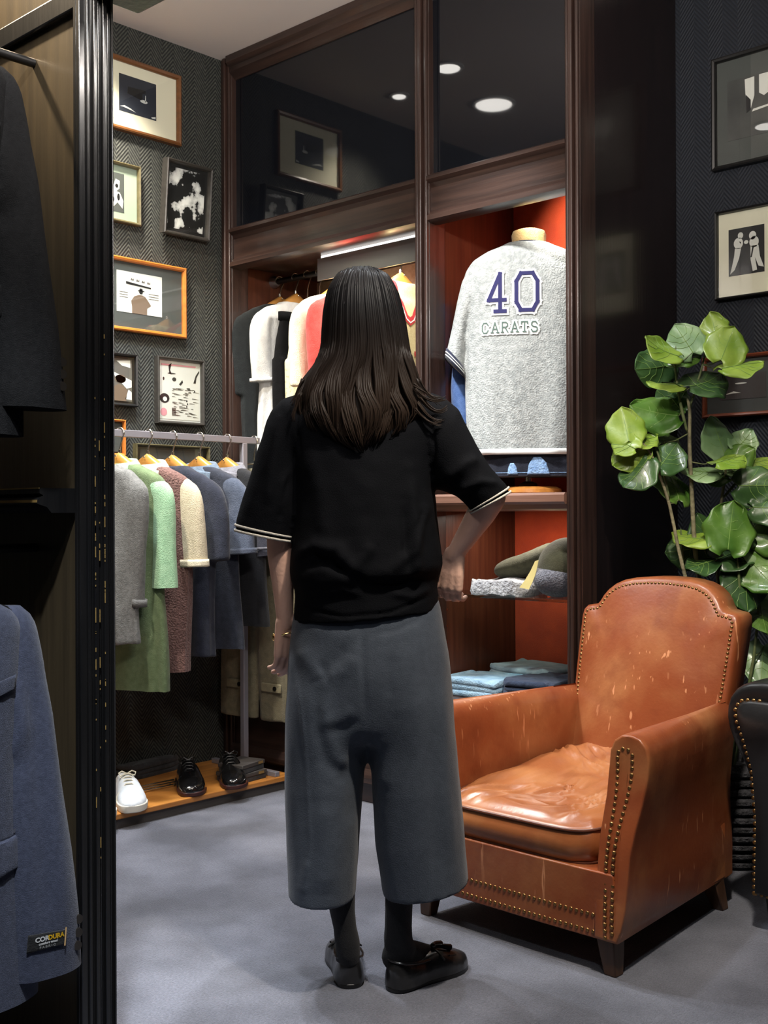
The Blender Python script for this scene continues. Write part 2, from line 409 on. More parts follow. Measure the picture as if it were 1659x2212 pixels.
m_oak = wood_mat('oak_board', lin(168, 108, 48), lin(204, 138, 66), 0.35, 'y', coat=0.2)
m_greyedge = M('grey_kick_board', lin(72, 68, 66), 0.6)
m_lamp = M('lamp_lens', (1, 0.96, 0.9, 1), 0.5, emit=14.0)
m_led = M('led_strip', (1, 0.97, 0.92, 1), 0.5, emit=1.8)
m_white_trim = M('lamp_ring', lin(200, 198, 195), 0.5)
m_glass = glass_mat('clear_glass')
m_shelfglass = glass_mat('green_edge_glass', (0.80, 0.90, 0.86, 1), 1.5)
m_blackp = M('black_plastic', lin(14, 14, 15), 0.4)

# ------------------------------------------------------------------ the setting
XL, YC, YN, XR = -3.85, 3.12, 3.745, -2.05     # left wall, cabinet face, navy wall, right end of the cabinet
def struct(name, mb, mat, **k):
    return tag(mb.build(name, mat, None, **k), kind='structure')
struct('floor', MB().box((-4.1, -2.6, -0.1), (2.6, 4.0, 0.0)), m_carpet, smooth=False)
struct('ceiling', MB().box((-4.1, -2.6, CEIL), (2.6, 4.0, CEIL + 0.1)), m_ceil, smooth=False)
struct('wall_left', MB().box((XL - 0.12, -2.6, 0), (XL, 4.0, CEIL)), m_olive_wall, smooth=False)
struct('wall_back', MB().box((XR - 1.8, YN, 0), (2.6, YN + 0.12, CEIL)), m_navy_wall, smooth=False)
struct('wall_right', MB().box((2.5, -2.6, 0), (2.62, YN, CEIL)), m_darkwall, smooth=False)
struct('wall_front', MB().box((XL, -2.62, 0), (2.5, -2.5, CEIL)), m_darkwall, smooth=False)
struct('baseboard_back', MB().box((XR + 0.003, YN - 0.018, 0), (2.45, YN - 0.001, 0.10)), m_blackpaint, bevel=0.004)

# ------------------------------------------------------------------ built-in display cabinet
cab = thing('display_cabinet', 'dark walnut built-in display cabinet with black glass upper panels and two lit bays', 'cabinet', (0, 0, 0))
XP0, XP1 = -2.745, -2.69                      # middle post
def post(x0, x1, name='post'):
    mb = MB(); wd = x1 - x0
    mb.box((x0, YC, 0), (x1, YC + 0.09, CEIL - 0.002))
    for a, b, d in ((0.0, 0.26, 0.016), (0.34, 0.66, 0.024), (0.74, 1.0, 0.014)):
        mb.box((x0 + wd * a, YC - d, 0.0), (x0 + wd * b, YC + 0.001, CEIL - 0.002))
    return mb.build(name, m_walnut, cab, bevel=0.004)
post(XL + 0.004, XL + 0.055); post(XP0, XP1); post(XR - 0.048, XR)
PROF = lambda z0, z1, s=1: [(YC + 0.05, z0), (YC + 0.05, z1), (YC - 0.004, z1), (YC - 0.016, z1 - 0.008), (YC - 0.016, z1 - 0.02), (YC + 0.002, z1 - 0.03),
                            (YC + 0.012, z1 - 0.045), (YC + 0.012, z0 + 0.045), (YC + 0.0, z0 + 0.03), (YC - 0.012, z0 + 0.022), (YC - 0.012, z0 + 0.006), (YC + 0.006, z0)]
for x0, x1 in ((XL + 0.055, XP0), (XP1, XR - 0.048)):
    MB().extr(PROF(2.135, 2.305), x0, x1).build('crossbeam', m_walnut_x, cab, ang=20)
    MB().extr([(YC + 0.06, 2.94), (YC + 0.06, CEIL - 0.002), (YC - 0.03, CEIL - 0.002), (YC - 0.03, 3.0), (YC - 0.012, 2.985), (YC - 0.012, 2.965), (YC + 0.01, 2.95), (YC + 0.02, 2.94)], x0, x1).build('crown_moulding', m_walnut_x, cab, ang=20)
    MB().box((x0, YC + 0.026, 2.30), (x1, YC + 0.036, 2.945)).build('upper_glass_panel', m_blackglass, cab, smooth=False)
    zb = 2.15 if x0 < -3 else 2.302
    MB().box((x0, YC + 0.05, zb), (x1, YN - 0.002, zb + 0.03)).build('bay_ceiling', m_walnut_x, cab, smooth=False)
    fr = MB().box((x0, YC + 0.006, 0.085), (x1, YC + 0.03, 0.40)).box((x0, YC + 0.006, 0.0), (x1, YC + 0.02, 0.085)).build('base_front', m_walnut_x, cab, bevel=0.004)
    MB().extr([(YC + 0.03, 0.08), (YC + 0.03, 0.13), (YC - 0.005, 0.125), (YC - 0.02, 0.10), (YC - 0.02, 0.08)], x0, x1).build('base_moulding', m_walnut_x, cab, ang=20)
    MB().box((x0, YC - 0.012, 0.40), (x1, YN - 0.002, 0.44)).build('base_shelf', m_walnut_x, cab, bevel=0.005)
MB().box((XP0 + 0.012, YC + 0.09, 0.0), (XP1 - 0.012, YN - 0.002, 2.95)).build('partition_panel', m_mahog, cab, smooth=False)
MB().box((XL + 0.004, YC + 0.09, 0.0), (XL + 0.03, YN - 0.002, 2.95)).build('side_panel', m_mahog, cab, smooth=False)
MB().box((XR - 0.025, YC + 0.09, 0.0), (XR - 0.002, YN - 0.002, CEIL - 0.002)).build('end_panel', m_walnut_dk, cab, smooth=False)
MB().box((XP1 - 0.011, YN - 0.105, 0.44), (XR - 0.026, YN - 0.09, 2.302)).build('back_panel', m_orange, cab, smooth=False)
MB().box((XL + 0.031, YN - 0.105, 0.44), (XP0 + 0.011, YN - 0.09, 2.15)).build('back_panel', m_beigewall, cab, smooth=False)
# ledge in the right-hand bay
MB().extr([(YC - 0.028, 1.128), (YC - 0.02, 1.12), (YC - 0.006, 1.12), (YC + 0.0, 1.105), (YC + 0.02, 1.098), (YN - 0.106, 1.098), (YN - 0.106, 1.158), (YC - 0.02, 1.158), (YC - 0.028, 1.150)], XP1 - 0.011, XR - 0.049).build('ledge', wood_mat('ledge_wood', lin(112, 80, 66), lin(140, 104, 88), 0.3, 'x', coat=0.3), cab, ang=20)
gs = MB().box((XP1 - 0.008, YC + 0.03, 0.796), (XR - 0.05, YN - 0.11, 0.806)).build('glass_shelf', m_shelfglass, cab, bevel=0.001)
for sx in (XP1 - 0.011, XR - 0.049):
    for sy in (YC + 0.10, YN - 0.2):
        MB().tube([(sx, sy, 0.79), (sx + (0.016 if sx < -2.4 else -0.016), sy, 0.79)], 0.005, 8).build('shelf_pin', m_chrome, cab)
for z in (0.62, 0.68, 0.74):
    MB().tube([(XP1 - 0.0115, YC + 0.10, z), (XP1 - 0.009, YC + 0.10, z)], 0.004, 8).build('peg_hole', m_chrome, cab)
l2 = thing('bay_lamp', 'slim lamp under the top of the right cabinet bay above the torso form', 'light', (-2.38, 3.21, 2.3015))
MB().box((-0.16, -0.022, -0.006), (0.16, 0.022, 0.0)).build('housing', m_metal, l2, bevel=0.001); MB().box((-0.15, -0.018, -0.0075), (0.15, 0.018, -0.0062)).build('diffuser', m_led, l2, smooth=False)
# lit rail in the left-hand bay
lb = thing('light_bar', 'bright white light bar under the top of the left cabinet bay', 'light', (0, 0, 0))
MB().box((-3.42, 3.262, 2.088), (-2.76, 3.335, 2.140)).box((-3.42, 3.262, 2.048), (-2.76, 3.266, 2.09)).build('channel', m_metal, lb, bevel=0.001)
MB().box((-3.40, 3.264, 2.1405), (-2.765, 3.30, 2.149)).build('diffuser', m_led, lb, smooth=False)
MB().box((-3.415, 3.268, 2.083), (-2.765, 3.329, 2.0875)).build('diffuser', m_led, lb, smooth=False)
hr = thing('hanging_rail', 'black garment rail across the left cabinet bay', 'rail', (0, 0, 0))
MB().tube([(XL + 0.035, 3.375, 2.115), (XP0 + 0.006, 3.375, 2.115)], 0.0125, 14).build('bar', m_blackp, hr)
for xx, s in ((XL + 0.031, 1), (XP0 + 0.010, -1)):
    MB().tube([(xx, 3.375, 2.115), (xx + 0.012 * s, 3.375, 2.115), (xx + 0.03 * s, 3.375, 2.115)], [0.027, 0.026, 0.018], 16).build('end_socket', m_metal, hr)

# ------------------------------------------------------------------ black display wall on the left (near the camera)
PX, PY0, PY1 = -1.893, 1.205, 1.262
dw = thing('display_wall', 'black and brown panelled display wall with fluted end post in the left foreground', 'display wall', (0, 0, 0))
MB().box((XL + 0.004, PY0 + 0.01, 0), (PX - 0.03, PY1 - 0.01, 2.06)).build('back_panel', m_goldpanel, dw, smooth=False)
MB().box((XL + 0.004, PY0 + 0.01, 2.105), (PX - 0.03, PY1 - 0.01, CEIL - 0.002)).build('upper_panel', m_goldpanel, dw, smooth=False)
MB().box((XL + 0.004, PY0 - 0.004, 2.06), (PX - 0.03, PY1 - 0.005, 2.105)).build('panel_rail', m_blackpaint, dw, bevel=0.004)
mb = MB(); mb.box((PX - 0.035, PY0, 0), (PX - 0.004, PY1, CEIL - 0.002))
for a, b, d in ((0.0, 0.14, 0.004), (0.20, 0.36, 0.010), (0.42, 0.50, 0.004), (0.56, 0.74, 0.010), (0.80, 0.88, 0.004), (0.93, 1.0, 0.008)):
    y0 = PY0 + (PY1 - PY0) * a; y1 = PY0 + (PY1 - PY0) * b
    mb.box((PX - 0.006, y0, 0), (PX - 0.004 + d, y1, CEIL - 0.002))
mb.box((PX - 0.032, PY0 - 0.010, 0), (PX - 0.022, PY0 + 0.001, CEIL - 0.002)); mb.box((PX - 0.016, PY0 - 0.014, 0), (PX - 0.005, PY0 + 0.001, CEIL - 0.002))
ep = mb.build('end_post', m_blackpaint, dw, bevel=0.0025)
chips = MB(); rg = random.Random(3)
for k in range(70):
    z = rg.gauss(1.0, 0.16) if k < 55 else rg.uniform(0.1, 1.6); y = rg.choice([PY0 + (PY1 - PY0) * q for q in (0.36, 0.565, 0.20)]); ln = rg.choice([0.003, 0.004, 0.008, 0.02])
    chips.box((PX + 0.0057, y - 0.0008, z), (PX + 0.0066, y + 0.0008, z + ln))
c_ = chips.build('worn_edge', m_wornedge, ep, smooth=False); c_['label'] = 'rubbed bare spots along the post'; c_['kind'] = 'stuff'
MB().box((PX - 0.02, PY0 - 0.0, 2.085), (0.9, PY1 + 0.075, 2.30)).build('lintel', m_blackpaint, dw, bevel=0.006)
sf = MB().extr([(PY0 + 0.012, 1.095), (PY0 + 0.012, 1.142), (PY0 - 0.07, 1.142), (PY0 - 0.07, 1.132), (PY0 - 0.062, 1.128), (PY0 - 0.075, 1.120), (PY0 - 0.075, 1.112), (PY0 - 0.055, 1.106), (PY0 - 0.045, 1.095)], -3.4, PX - 0.055).build('shelf', m_blackpaint, dw, ang=20)
w_ = MB().box((-3.4, PY0 - 0.0712, 1.1405), (PX - 0.056, PY0 - 0.0695, 1.1428)).box((-3.4, PY0 - 0.0757, 1.1145), (PX - 0.056, PY0 - 0.0745, 1.1195)).build('worn_edge', m_wornedge, sf, smooth=False)
w_['label'] = 'rubbed gilt edges of the shelf'

# ------------------------------------------------------------------ downlights seen in the black glass
for i, ((lx, ly), tg, wt, an, c) in enumerate(LAMPS):
    dl = thing('ceiling_downlight', 'round recessed ceiling downlight', 'downlight', (lx, ly, CEIL), 0, 'recessed shop downlights')
    rad = (0.05, 0.085, 0.03)[i] if i < 3 else 0.05
    MB().lathe([(rad + 0.018, -0.001), (rad + 0.018, -0.008), (rad + 0.002, -0.010), (rad, -0.004)], n=28).build('ring', m_white_trim, dl)
    MB().lathe([(rad - 0.001, -0.006), (rad * 0.98, -0.012), (rad * 0.6, -0.013)], n=28).build('lens', m_lamp, dl)
# ------------------------------------------------------------------ leather armchair
m_tan = leather_mat('tan_leather', lin(140, 72, 40), lin(172, 112, 70), lin(112, 50, 28), True, 0.29)
m_tan_c = leather_mat('tan_cushion_leather', lin(150, 88, 50), lin(182, 124, 78), lin(122, 64, 36), False, 0.27)
m_pipe = M('dark_piping', lin(92, 48, 28), 0.45)
m_legwood = wood_mat('chair_leg_wood', lin(64, 42, 28), lin(88, 60, 40), 0.45, 'z')
def nails(name, pts, parent, gap=0.0155, r=0.0052, nrm=(0, -1, 0)):
    mb = MB(); P = [Vector(p) for p in pts]; acc = 0.0; N = Vector(nrm)
    u = N.orthogonal().normalized(); v = N.cross(u)
    for a, b in zip(P[:-1], P[1:]):
        L = (b - a).length; s = acc
        while s < L:
            c = a + (b - a) * (s / L)
            rings = [[c + N * h + (u * cos(2 * PI * k / 8) + v * sin(2 * PI * k / 8)) * q for k in range(8)] for q, h in ((r, -0.003), (r, 0.0003), (r * 0.75, 0.0018), (r * 0.3, 0.0026))]
            mb.loft(rings); s += gap
        acc = s - L
    return mb.build(name, m_brass, parent)
ch = thing('leather_armchair', 'worn tan leather club armchair with brass nailheads and curved back', 'armchair', place(0.3075, 2.9025), YAW - R(44.4))
# frame under the cushion
mb = MB(); rings = []
for z, q in ((0.083, 0.985), (0.088, 1.0), (0.16, 1.0), (0.235, 1.0), (0.243, 0.985)):
    rings.append([(-0.315 * q, 0.012 * (2 - q) - 0.012, z), (-0.1, -0.004, z), (0.1, -0.004, z), (0.315 * q, 0.012 * (2 - q) - 0.012, z), (0.27 * q, 0.62, z), (-0.27 * q, 0.62, z)])
mb.loft(rings); mb.build('seat_frame', m_tan, ch, bevel=0.006)
nails('nailhead_trim', [(-0.30, -0.0008, 0.099), (-0.1, -0.0046, 0.099), (0.1, -0.0046, 0.099), (0.288, -0.0010, 0.099)], ch)
nails('nailhead_trim', [(-0.30, -0.0008, 0.139), (-0.1, -0.0046, 0.139), (0.1, -0.0046, 0.139), (0.288, -0.0010, 0.139)], ch)
ARM = [(0.262, 0.085), (0.262, 0.20), (0.264, 0.32), (0.268, 0.42), (0.270, 0.485), (0.274, 0.525), (0.286, 0.550), (0.306, 0.563), (0.332, 0.566), (0.356, 0.560), (0.374, 0.543), (0.381, 0.515),
       (0.379, 0.470), (0.370, 0.410), (0.360, 0.350), (0.353, 0.290), (0.350, 0.230), (0.348, 0.170), (0.338, 0.115), (0.326, 0.085)]
def arm_front(z): return 0.004 + 0.045 * ease(0, 1, (z - 0.24) / 0.25) - 0.012 * ease(0, 1, (0.24 - z) / 0.12)
def arm(sg):
    mb = MB(); cx = sum(p[0] for p in ARM) / len(ARM); cz = sum(p[1] for p in ARM) / len(ARM); rings = []
    for t, q in ((0.0, 0.0), (0.0, 0.80), (0.001, 0.92), (0.005, 0.975), (0.014, 1.0), (0.10, 1.0), (0.25, 1.0), (0.4, 1.0), (0.55, 1.0), (0.655, 1.0), (0.672, 0.96)):
        r = []
        for x, z in ARM:
            xx = cx + (x - cx) * (1 - (1 - q) * 0.55 if q else 0.0); zz = cz + (z - cz) * (1 - (1 - (q or 0.80)) * 0.16)
            y = t + arm_front(zz) * (1 - t / 0.68)
            xx -= t * (0.07 + 0.09 * ease(0, 1, (x - 0.29) / 0.07)) * ease(0.8, 1, (z - 0.1) / 0.4); zz += 0.0
            r.append((sg * xx, y, zz))
        rings.append(r)
    mb.loft(rings, False, True)
    o = mb.build('arm', m_tan, ch, ang=75)
    c = lambda z: 0.300 + 0.016 * ease(0, 1, (z - 0.26) / 0.24) + 0.006 * ease(0, 1, (0.26 - z) / 0.2)
    h = lambda z: 0.0095 + 0.011 * ease(0, 1, (z - 0.30) / 0.22)
    zs = [0.095 + 0.425 * i / 24 for i in range(25)]
    L_ = [(sg * (c(z) - h(z)), arm_front(z) - 0.001, z) for z in zs]; R_ = [(sg * (c(z) + h(z)), arm_front(z) - 0.001, z) for z in zs]
    nails('nailhead_trim', L_ + [(sg * (c(0.52) - 0.008), arm_front(0.53), 0.531), (sg * (c(0.52) + 0.008), arm_front(0.53), 0.531)] + R_[::-1], o)
arm(1); arm(-1)
# back
def back_outline(k=1.0):
    half = [(0.225, 0.16), (0.240, 0.35), (0.252, 0.50), (0.259, 0.62), (0.263, 0.72), (0.264, 0.772), (0.260, 0.793), (0.250, 0.803), (0.232, 0.806), (0.214, 0.810), (0.204, 0.822),
            (0.196, 0.838), (0.182, 0.855), (0.160, 0.872), (0.130, 0.885), (0.09, 0.893), (0.04, 0.897)]
    return [(x, z) for x, z in half] + [(0.0, 0.898)] + [(-x, z) for x, z in half[::-1]]
BO = back_outline()
def dense(poly, step=0.012):
    out = []
    for a, b in zip(poly, poly[1:] + poly[:1]):
        n = max(1, int(math.hypot(b[0] - a[0], b[1] - a[1]) / step)); out += [(a[0] + (b[0] - a[0]) * i / n, a[1] + (b[1] - a[1]) * i / n) for i in range(n)]
    return out
BD = dense(BO)
bc = (0.0, 0.52)
def binset(d):
    """outline moved inwards by about d metres"""
    n = len(BD); out = []
    for i in range(n):
        a, b = BD[i - 3], BD[(i + 3) % n]; tx, tz = b[0] - a[0], b[1] - a[1]; L = math.hypot(tx, tz) or 1
        out.append((BD[i][0] - tz / L * d, BD[i][1] + tx / L * d))
    return out
def brec(x, y, z): return (x, y + 0.655 + 0.26 * (z - 0.56), z)
rings = []
for d, y in ((0.05, 0.098), (0.012, 0.094), (0.0, 0.085), (0.0, 0.014), (0.004, 0.004), (0.010, 0.0), (0.016, -0.001), (0.021, -0.003)):
    rings.append([brec(x, y, z) for x, z in binset(d)])
base = binset(0.021)
for q in (0.985, 0.97, 0.95, 0.93, 0.9, 0.86, 0.81, 0.75, 0.68, 0.6, 0.5, 0.4, 0.3, 0.2, 0.1, 0.03):
    k = ease(0, 1, (q - 0.72) / 0.28); r_ = []
    for x, z in base:
        a = math.atan2((z - bc[1]) / 0.345, (x - bc[0]) / 0.232); e = 0.72
        ox, oz = 0.232 * math.copysign(abs(cos(a)) ** e, cos(a)), 0.350 * math.copysign(abs(sin(a)) ** e, sin(a))
        r_.append(brec(bc[0] + (ox + (x - bc[0] - ox) * k) * q, -0.003 - 0.050 * (1 - q ** 2.2), bc[1] + (oz + (z - bc[1] - oz) * k) * q))
    rings.append(r_)
mb = MB().loft(rings); bk = mb.build('backrest', m_tan, ch, ang=80)
tr = [brec(x, -0.002, z) for x, z in binset(0.019) if z > 0.52]
i0 = max(range(len(tr)), key=lambda i: (Vector(tr[i]) - Vector(tr[i - 1])).length); tr = tr[i0:] + tr[:i0]
nails('nailhead_trim', tr, bk, 0.0125, 0.0048)
# cushion
def cz_top(x, y): return 0.322 + 0.118 * y + 0.006 * (x + 0.2)
def cush():
    mb = MB(); rings = []; n = 120
    def ring(ins, z_off, top):
        r = []
        for j in range(n):
            a = 2 * PI * j / n; c, s_ = cos(a), sin(a); e = 6.0
            u = math.copysign(abs(c) ** (2 / e), c); v = math.copysign(abs(s_) ** (2 / e), s_)
            yy = 0.318 + v * (0.312 - ins); hw = 0.262 - 0.055 * yy / 0.62
            x = u * (hw - ins); zt = cz_top(x, yy)
            zb = 0.238 + 0.075 * yy
            r.append((x, yy, (zt if top else zb) + z_off))
        return r
    rings += [ring(0.2, 0.0, False), ring(0.03, 0.0, False), ring(0.006, 0.004, False)]
    lo, hi = ring(-0.0, 0.010, False), ring(-0.0, -0.008, True)
    for t in (0, 0.2, 0.4, 0.6, 0.8, 1):
        rings.append([((1 + 0.022 * sin(PI * t)) * a[0], a[1] - (0.012 * sin(PI * t) if a[1] < 0.1 else 0), a[2] + (b[2] - a[2]) * t) for a, b in zip(lo, hi)])
    rings.append(ring(0.003, -0.001, True))
    for k in range(1, 34): 
        ins = 0.004 + 0.24 * k / 33; q = k / 33
        rings.append([(x, y, z) for x, y, z in ring(ins, 0.010 * ease(0, 1, k / 5) - 0.016 * ease(0, 1, (k - 6) / 16), True)])
    mb.loft(rings); o = mb.build('seat_cushion', m_tan_c, ch, ang=80)
    V = verts(o); N_ = norms(o); D = np.zeros(len(V))
    for i, p in enumerate(V):
        if N_[i][2] > 0.4:
            x, y = p[0], p[1]
            # creases run from the front right corner and the left rear towards the middle of the seat
            e = min(ease(0, 1, (0.25 - abs(x)) / 0.05), ease(0, 1, (y - 0.02) / 0.05), ease(0, 1, (0.61 - y) / 0.06))
            a1 = x * 0.9 - y * 0.55; a2 = x * 0.5 + y * 0.95
            wv = noise.noise(Vector((a1 * 26, a2 * 6, 1.3))); wv2 = noise.noise(Vector((a2 * 24, a1 * 7, 5.1)))
            m1 = ease(0, 1, (0.40 - y) / 0.25)
            fine = noise.noise(Vector((a1 * 60, a2 * 16, 2.2))) * 0.3
            rd = lambda q: (1 - abs(q)) ** 3
            D[i] = e * (0.015 * (m1 * rd(wv) + (1 - m1) * rd(wv2) * 0.9) + 0.004 * fine + 0.006 * noise.noise(Vector((x * 9, y * 9, 3))))
        elif N_[i][1] < -0.5:
            D[i] = 0.003 * noise.noise(Vector((p[0] * 30, p[2] * 8, 9))) * ease(0, 1, (abs(p[0]) - 0.08) / 0.12)
    setv(o, V + N_ * D[:, None])
    hi2 = ring(-0.002, -0.003, True); MB().tube(hi2 + hi2[:1], 0.0042, 8, cap=False).build('piping', m_pipe, o)
    lo2 = ring(0.002, 0.006, False); MB().tube(lo2 + lo2[:1], 0.004, 8, cap=False).build('piping', m_pipe, o)
    return o
cush()
for x, y, tx, ty in ((-0.285, 0.03, -0.01, 0), (0.285, 0.03, 0.012, -0.004), (-0.245, 0.585, -0.01, 0.03), (0.245, 0.585, 0.012, 0.03)):
    q = 0.021
    mb = MB(); mb.loft([[(x + tx * t + a * s_, y + ty * t + b * s_, z) for a, b in ((-1, -1), (1, -1), (1, 1), (-1, 1))] for z, s_, t in ((0.092, q * 1.18, 0), (0.045, q, 0.5), (0.0, q * 0.78, 1))])
    mb.build('leg', m_legwood, ch, bevel=0.003)

# ------------------------------------------------------------------ black leather armchair at the right edge
m_blackl = leather_mat('black_leather', (0.011, 0.011, 0.012, 1), (0.022, 0.022, 0.024, 1), (0.006, 0.006, 0.007, 1), False, 0.28)
b_org = ch.matrix_basis if False else None
bch = thing('black_armchair', 'black leather armchair with rolled nailhead arms at right edge beside the tan armchair', 'armchair', place(0.962, 2.985), YAW - R(44.4))
# front panel of the arm: local x to the right, y backwards, the lower left corner of the nail line at the origin
PAN = [(0.0, 0.10), (0.004, 0.30), (-0.006, 0.42), (-0.03, 0.50), (-0.048, 0.545), (-0.050, 0.575), (-0.035, 0.595), (-0.01, 0.600), (0.03, 0.600), (0.08, 0.598), (0.11, 0.585), (0.115, 0.555), (0.10, 0.52), (0.085, 0.46), (0.08, 0.30), (0.08, 0.10)]
ROLL_ = [(0.0, 0.10), (0.0, 0.30), (-0.012, 0.40), (-0.055, 0.47), (-0.085, 0.53), (-0.088, 0.585), (-0.065, 0.63), (-0.02, 0.650), (0.04, 0.652), (0.10, 0.645), (0.15, 0.62), (0.165, 0.57), (0.14, 0.51), (0.11, 0.46), (0.10, 0.30), (0.10, 0.10)]
mb = MB()
def rring(y, q): 
    cx, cz = 0.03, 0.38
    return [(cx + (x - cx) * q, y, cz + (z - cz) * q) for x, z in ROLL_]
mb.loft([rring(0.012, 0.85), rring(0.004, 0.93), rring(0.012, 0.985), rring(0.03, 1.0), rring(0.2, 1.0), rring(0.4, 1.0), rring(0.6, 1.0), rring(0.62, 0.97)])
ra = mb.build('rolled_arm', m_blackl, bch, ang=60, sub=1)
pl_ = MB(); pl_.loft([[(x, 0.004, z) for x, z in PAN], [(x, -0.004, z) for x, z in PAN], [(0.03 + (x - 0.03) * 0.9, -0.012, 0.35 + (z - 0.35) * 0.975) for x, z in PAN]])
fp = pl_.build('front_panel', m_blackl, bch, ang=60)
nails('nailhead_trim', [(x - 0.004, -0.003, z) for x, z in PAN[:9]], fp, 0.0165, 0.0058)
nails('nailhead_trim', [(0.0, -0.003, 0.10), (0.55, -0.003, 0.10)], bch, 0.0165, 0.0058)
MB().loft([[(0.075, 0.002, z), (0.60, 0.002, z), (0.60, 0.6, z), (0.0, 0.6, z), (0.0, 0.02, z), (0.01, 0.005, z)] for z in (0.088, 0.20, 0.32)]).build('seat_frame', m_blackl, bch, bevel=0.01)
# seat, back and the other arm continue outside the picture
cb = MB(); 
for z, q in ((0.32, 0.96), (0.34, 1), (0.42, 1), (0.45, 0.95), (0.46, 0.8)): pass
cb.loft([[(0.36 + x * q, 0.33 + y * q, z) for x, y in [(0.255 * math.copysign(abs(cos(a)) ** 0.35, cos(a)), 0.30 * math.copysign(abs(sin(a)) ** 0.35, sin(a))) for a in [2 * PI * k / 40 for k in range(40)]]] for z, q in ((0.32, 0.96), (0.34, 1), (0.42, 1), (0.45, 0.95), (0.462, 0.8), (0.466, 0.3))])
cb.build('seat_cushion', m_blackl, bch)
MB().loft([[(0.12 + 0.5 * t - (0.0 if t else 0), y + 0.16 * (z - 0.3), z) for t, y in ((0, 0.56), (1, 0.56), (1, 0.70), (0, 0.70))] for z in (0.10, 0.4, 0.7, 0.84, 0.86)]).build('backrest', m_blackl, bch, bevel=0.03)
mb = MB(); mb.loft([[(0.72 - x, y, z) for x, y, z in rring(yy, q)] for yy, q in ((0.012, 0.9), (0.02, 1.0), (0.3, 1.0), (0.62, 1.0))]); mb.build('rolled_arm', m_blackl, bch, ang=60)
for x, y in ((0.045, 0.045), (0.62, 0.045), (0.045, 0.56), (0.62, 0.56)):
    MB().loft([[(x + a * s_, y + b * s_, z) for a, b in ((-1, -1), (1, -1), (1, 1), (-1, 1))] for z, s_ in ((0.09, 0.028), (0.0, 0.02))]).build('leg', m_blackp, bch, bevel=0.003)

# ------------------------------------------------------------------ plant behind the armchairs
m_leaf = M('leaf_green', lin(62, 102, 34), 0.40, col2=lin(98, 134, 54), vs=9, vd=3, bump=0.15, bs=40, coat=0.25)
m_leaf_y = M('leaf_yellow_green', lin(108, 140, 40), 0.42, col2=lin(146, 170, 70), vs=9, vd=3, bump=0.15, bs=40, coat=0.2)
m_leaf_d = M('leaf_dark', lin(42, 72, 34), 0.38, col2=lin(66, 98, 52), vs=9, vd=3, bump=0.15, bs=40, coat=0.35)
m_leaf_p = M('leaf_pale', lin(108, 142, 96), 0.42, col2=lin(150, 178, 130), vs=9, vd=3, bump=0.15, bs=40, coat=0.25)
m_vein = M('leaf_vein', lin(120, 152, 76), 0.5)
m_bark = M('pale_bark', lin(112, 106, 82), 0.7, col2=lin(150, 144, 112), vs=30, bump=0.4, bs=80)
m_stemg = M('green_twig', lin(88, 104, 60), 0.6, col2=lin(120, 126, 86), vs=30)
PD = 3.60
def pp(px, py, dd=0.0):
    d = PD + dd; return place((px - CX) / F * d, d, HC + (1110 - py) / F * d)
P0 = place(1.085, PD + 0.02)
pt = thing('potted_plant', 'tall leafy green plant in a dark woven pot behind the armchairs', 'plant', P0)
L = lambda p: p - P0
pot = MB()
prof = [(0.0, 0.0), (0.125, 0.0)]
for k in range(11):
    z = 0.012 + k * 0.028; r = 0.132 + 0.030 * sin(PI * min(1, k / 9) * 0.7)
    prof += [(r - 0.006, z - 0.008), (r + 0.004, z), (r + 0.004, z + 0.010), (r - 0.006, z + 0.018)]
prof += [(0.145, 0.325), (0.138, 0.31), (0.13, 0.28)]
pot.lathe(prof, n=36); pot.build('woven_pot', M('dark_rope', lin(36, 36, 40), 0.85, col2=lin(70, 70, 76), vs=60, bump=0.8, bs=120), pt)
MB().lathe([(0.0, 0.278), (0.131, 0.28), (0.131, 0.27)], n=24).build('soil', M('soil', lin(30, 24, 20), 0.95), pt)
stems = [([(1572, 1560), (1545, 1400), (1512, 1290), (1499, 1180), (1497, 1110), (1491, 1000), (1489, 930), (1493, 885), (1484, 860)], 0.0105, 0.005, 0.0),
         ([(1486, 940), (1474, 890), (1466, 850), (1458, 790), (1462, 745)], 0.006, 0.003, -0.01),
         ([(1490, 885), (1508, 830), (1520, 790), (1530, 740)], 0.005, 0.0025, 0.02),
         ([(1560, 1560), (1520, 1400), (1485, 1270), (1462, 1180), (1448, 1090), (1426, 1030), (1405, 970), (1375, 950)], 0.008, 0.0035, -0.06),
         ([(1448, 1090), (1430, 1000), (1412, 960)], 0.005, 0.003, -0.05),
         ([(1580, 1560), (1566, 1400), (1548, 1250), (1547, 1180), (1556, 1100), (1566, 1040), (1570, 1000)], 0.009, 0.004, 0.04),
         ([(1560, 1082), (1590, 1045), (1622, 1015)], 0.0055, 0.003, 0.04),
         ([(1590, 1560), (1598, 1420), (1598, 1270), (1592, 1200)], 0.007, 0.004, -0.05),
         ([(1600, 1560), (1630, 1420), (1640, 1290), (1648, 1200)], 0.007, 0.003, 0.0),
         ([(1548, 1250), (1530, 1200), (1510, 1175)], 0.005, 0.003, 0.02),
         ([(1477, 1240), (1473, 1180), (1470, 1140)], 0.004, 0.003, 0.03)]
for pts, r0, r1, dd in stems:
    P = [L(pp(x, y, dd)) for x, y in pts]; 
    if pts[0][1] == 1560: P = [Vector(((P[0].x) * 0.3, P[0].y * 0.3, 0.27))] + P
    n = len(P)
    o = MB().tube(P, [r0 + (r1 - r0) * i / (n - 1) for i in range(n)], 9).build('stem', m_bark if r0 > 0.0075 else m_stemg, pt, sub=1)
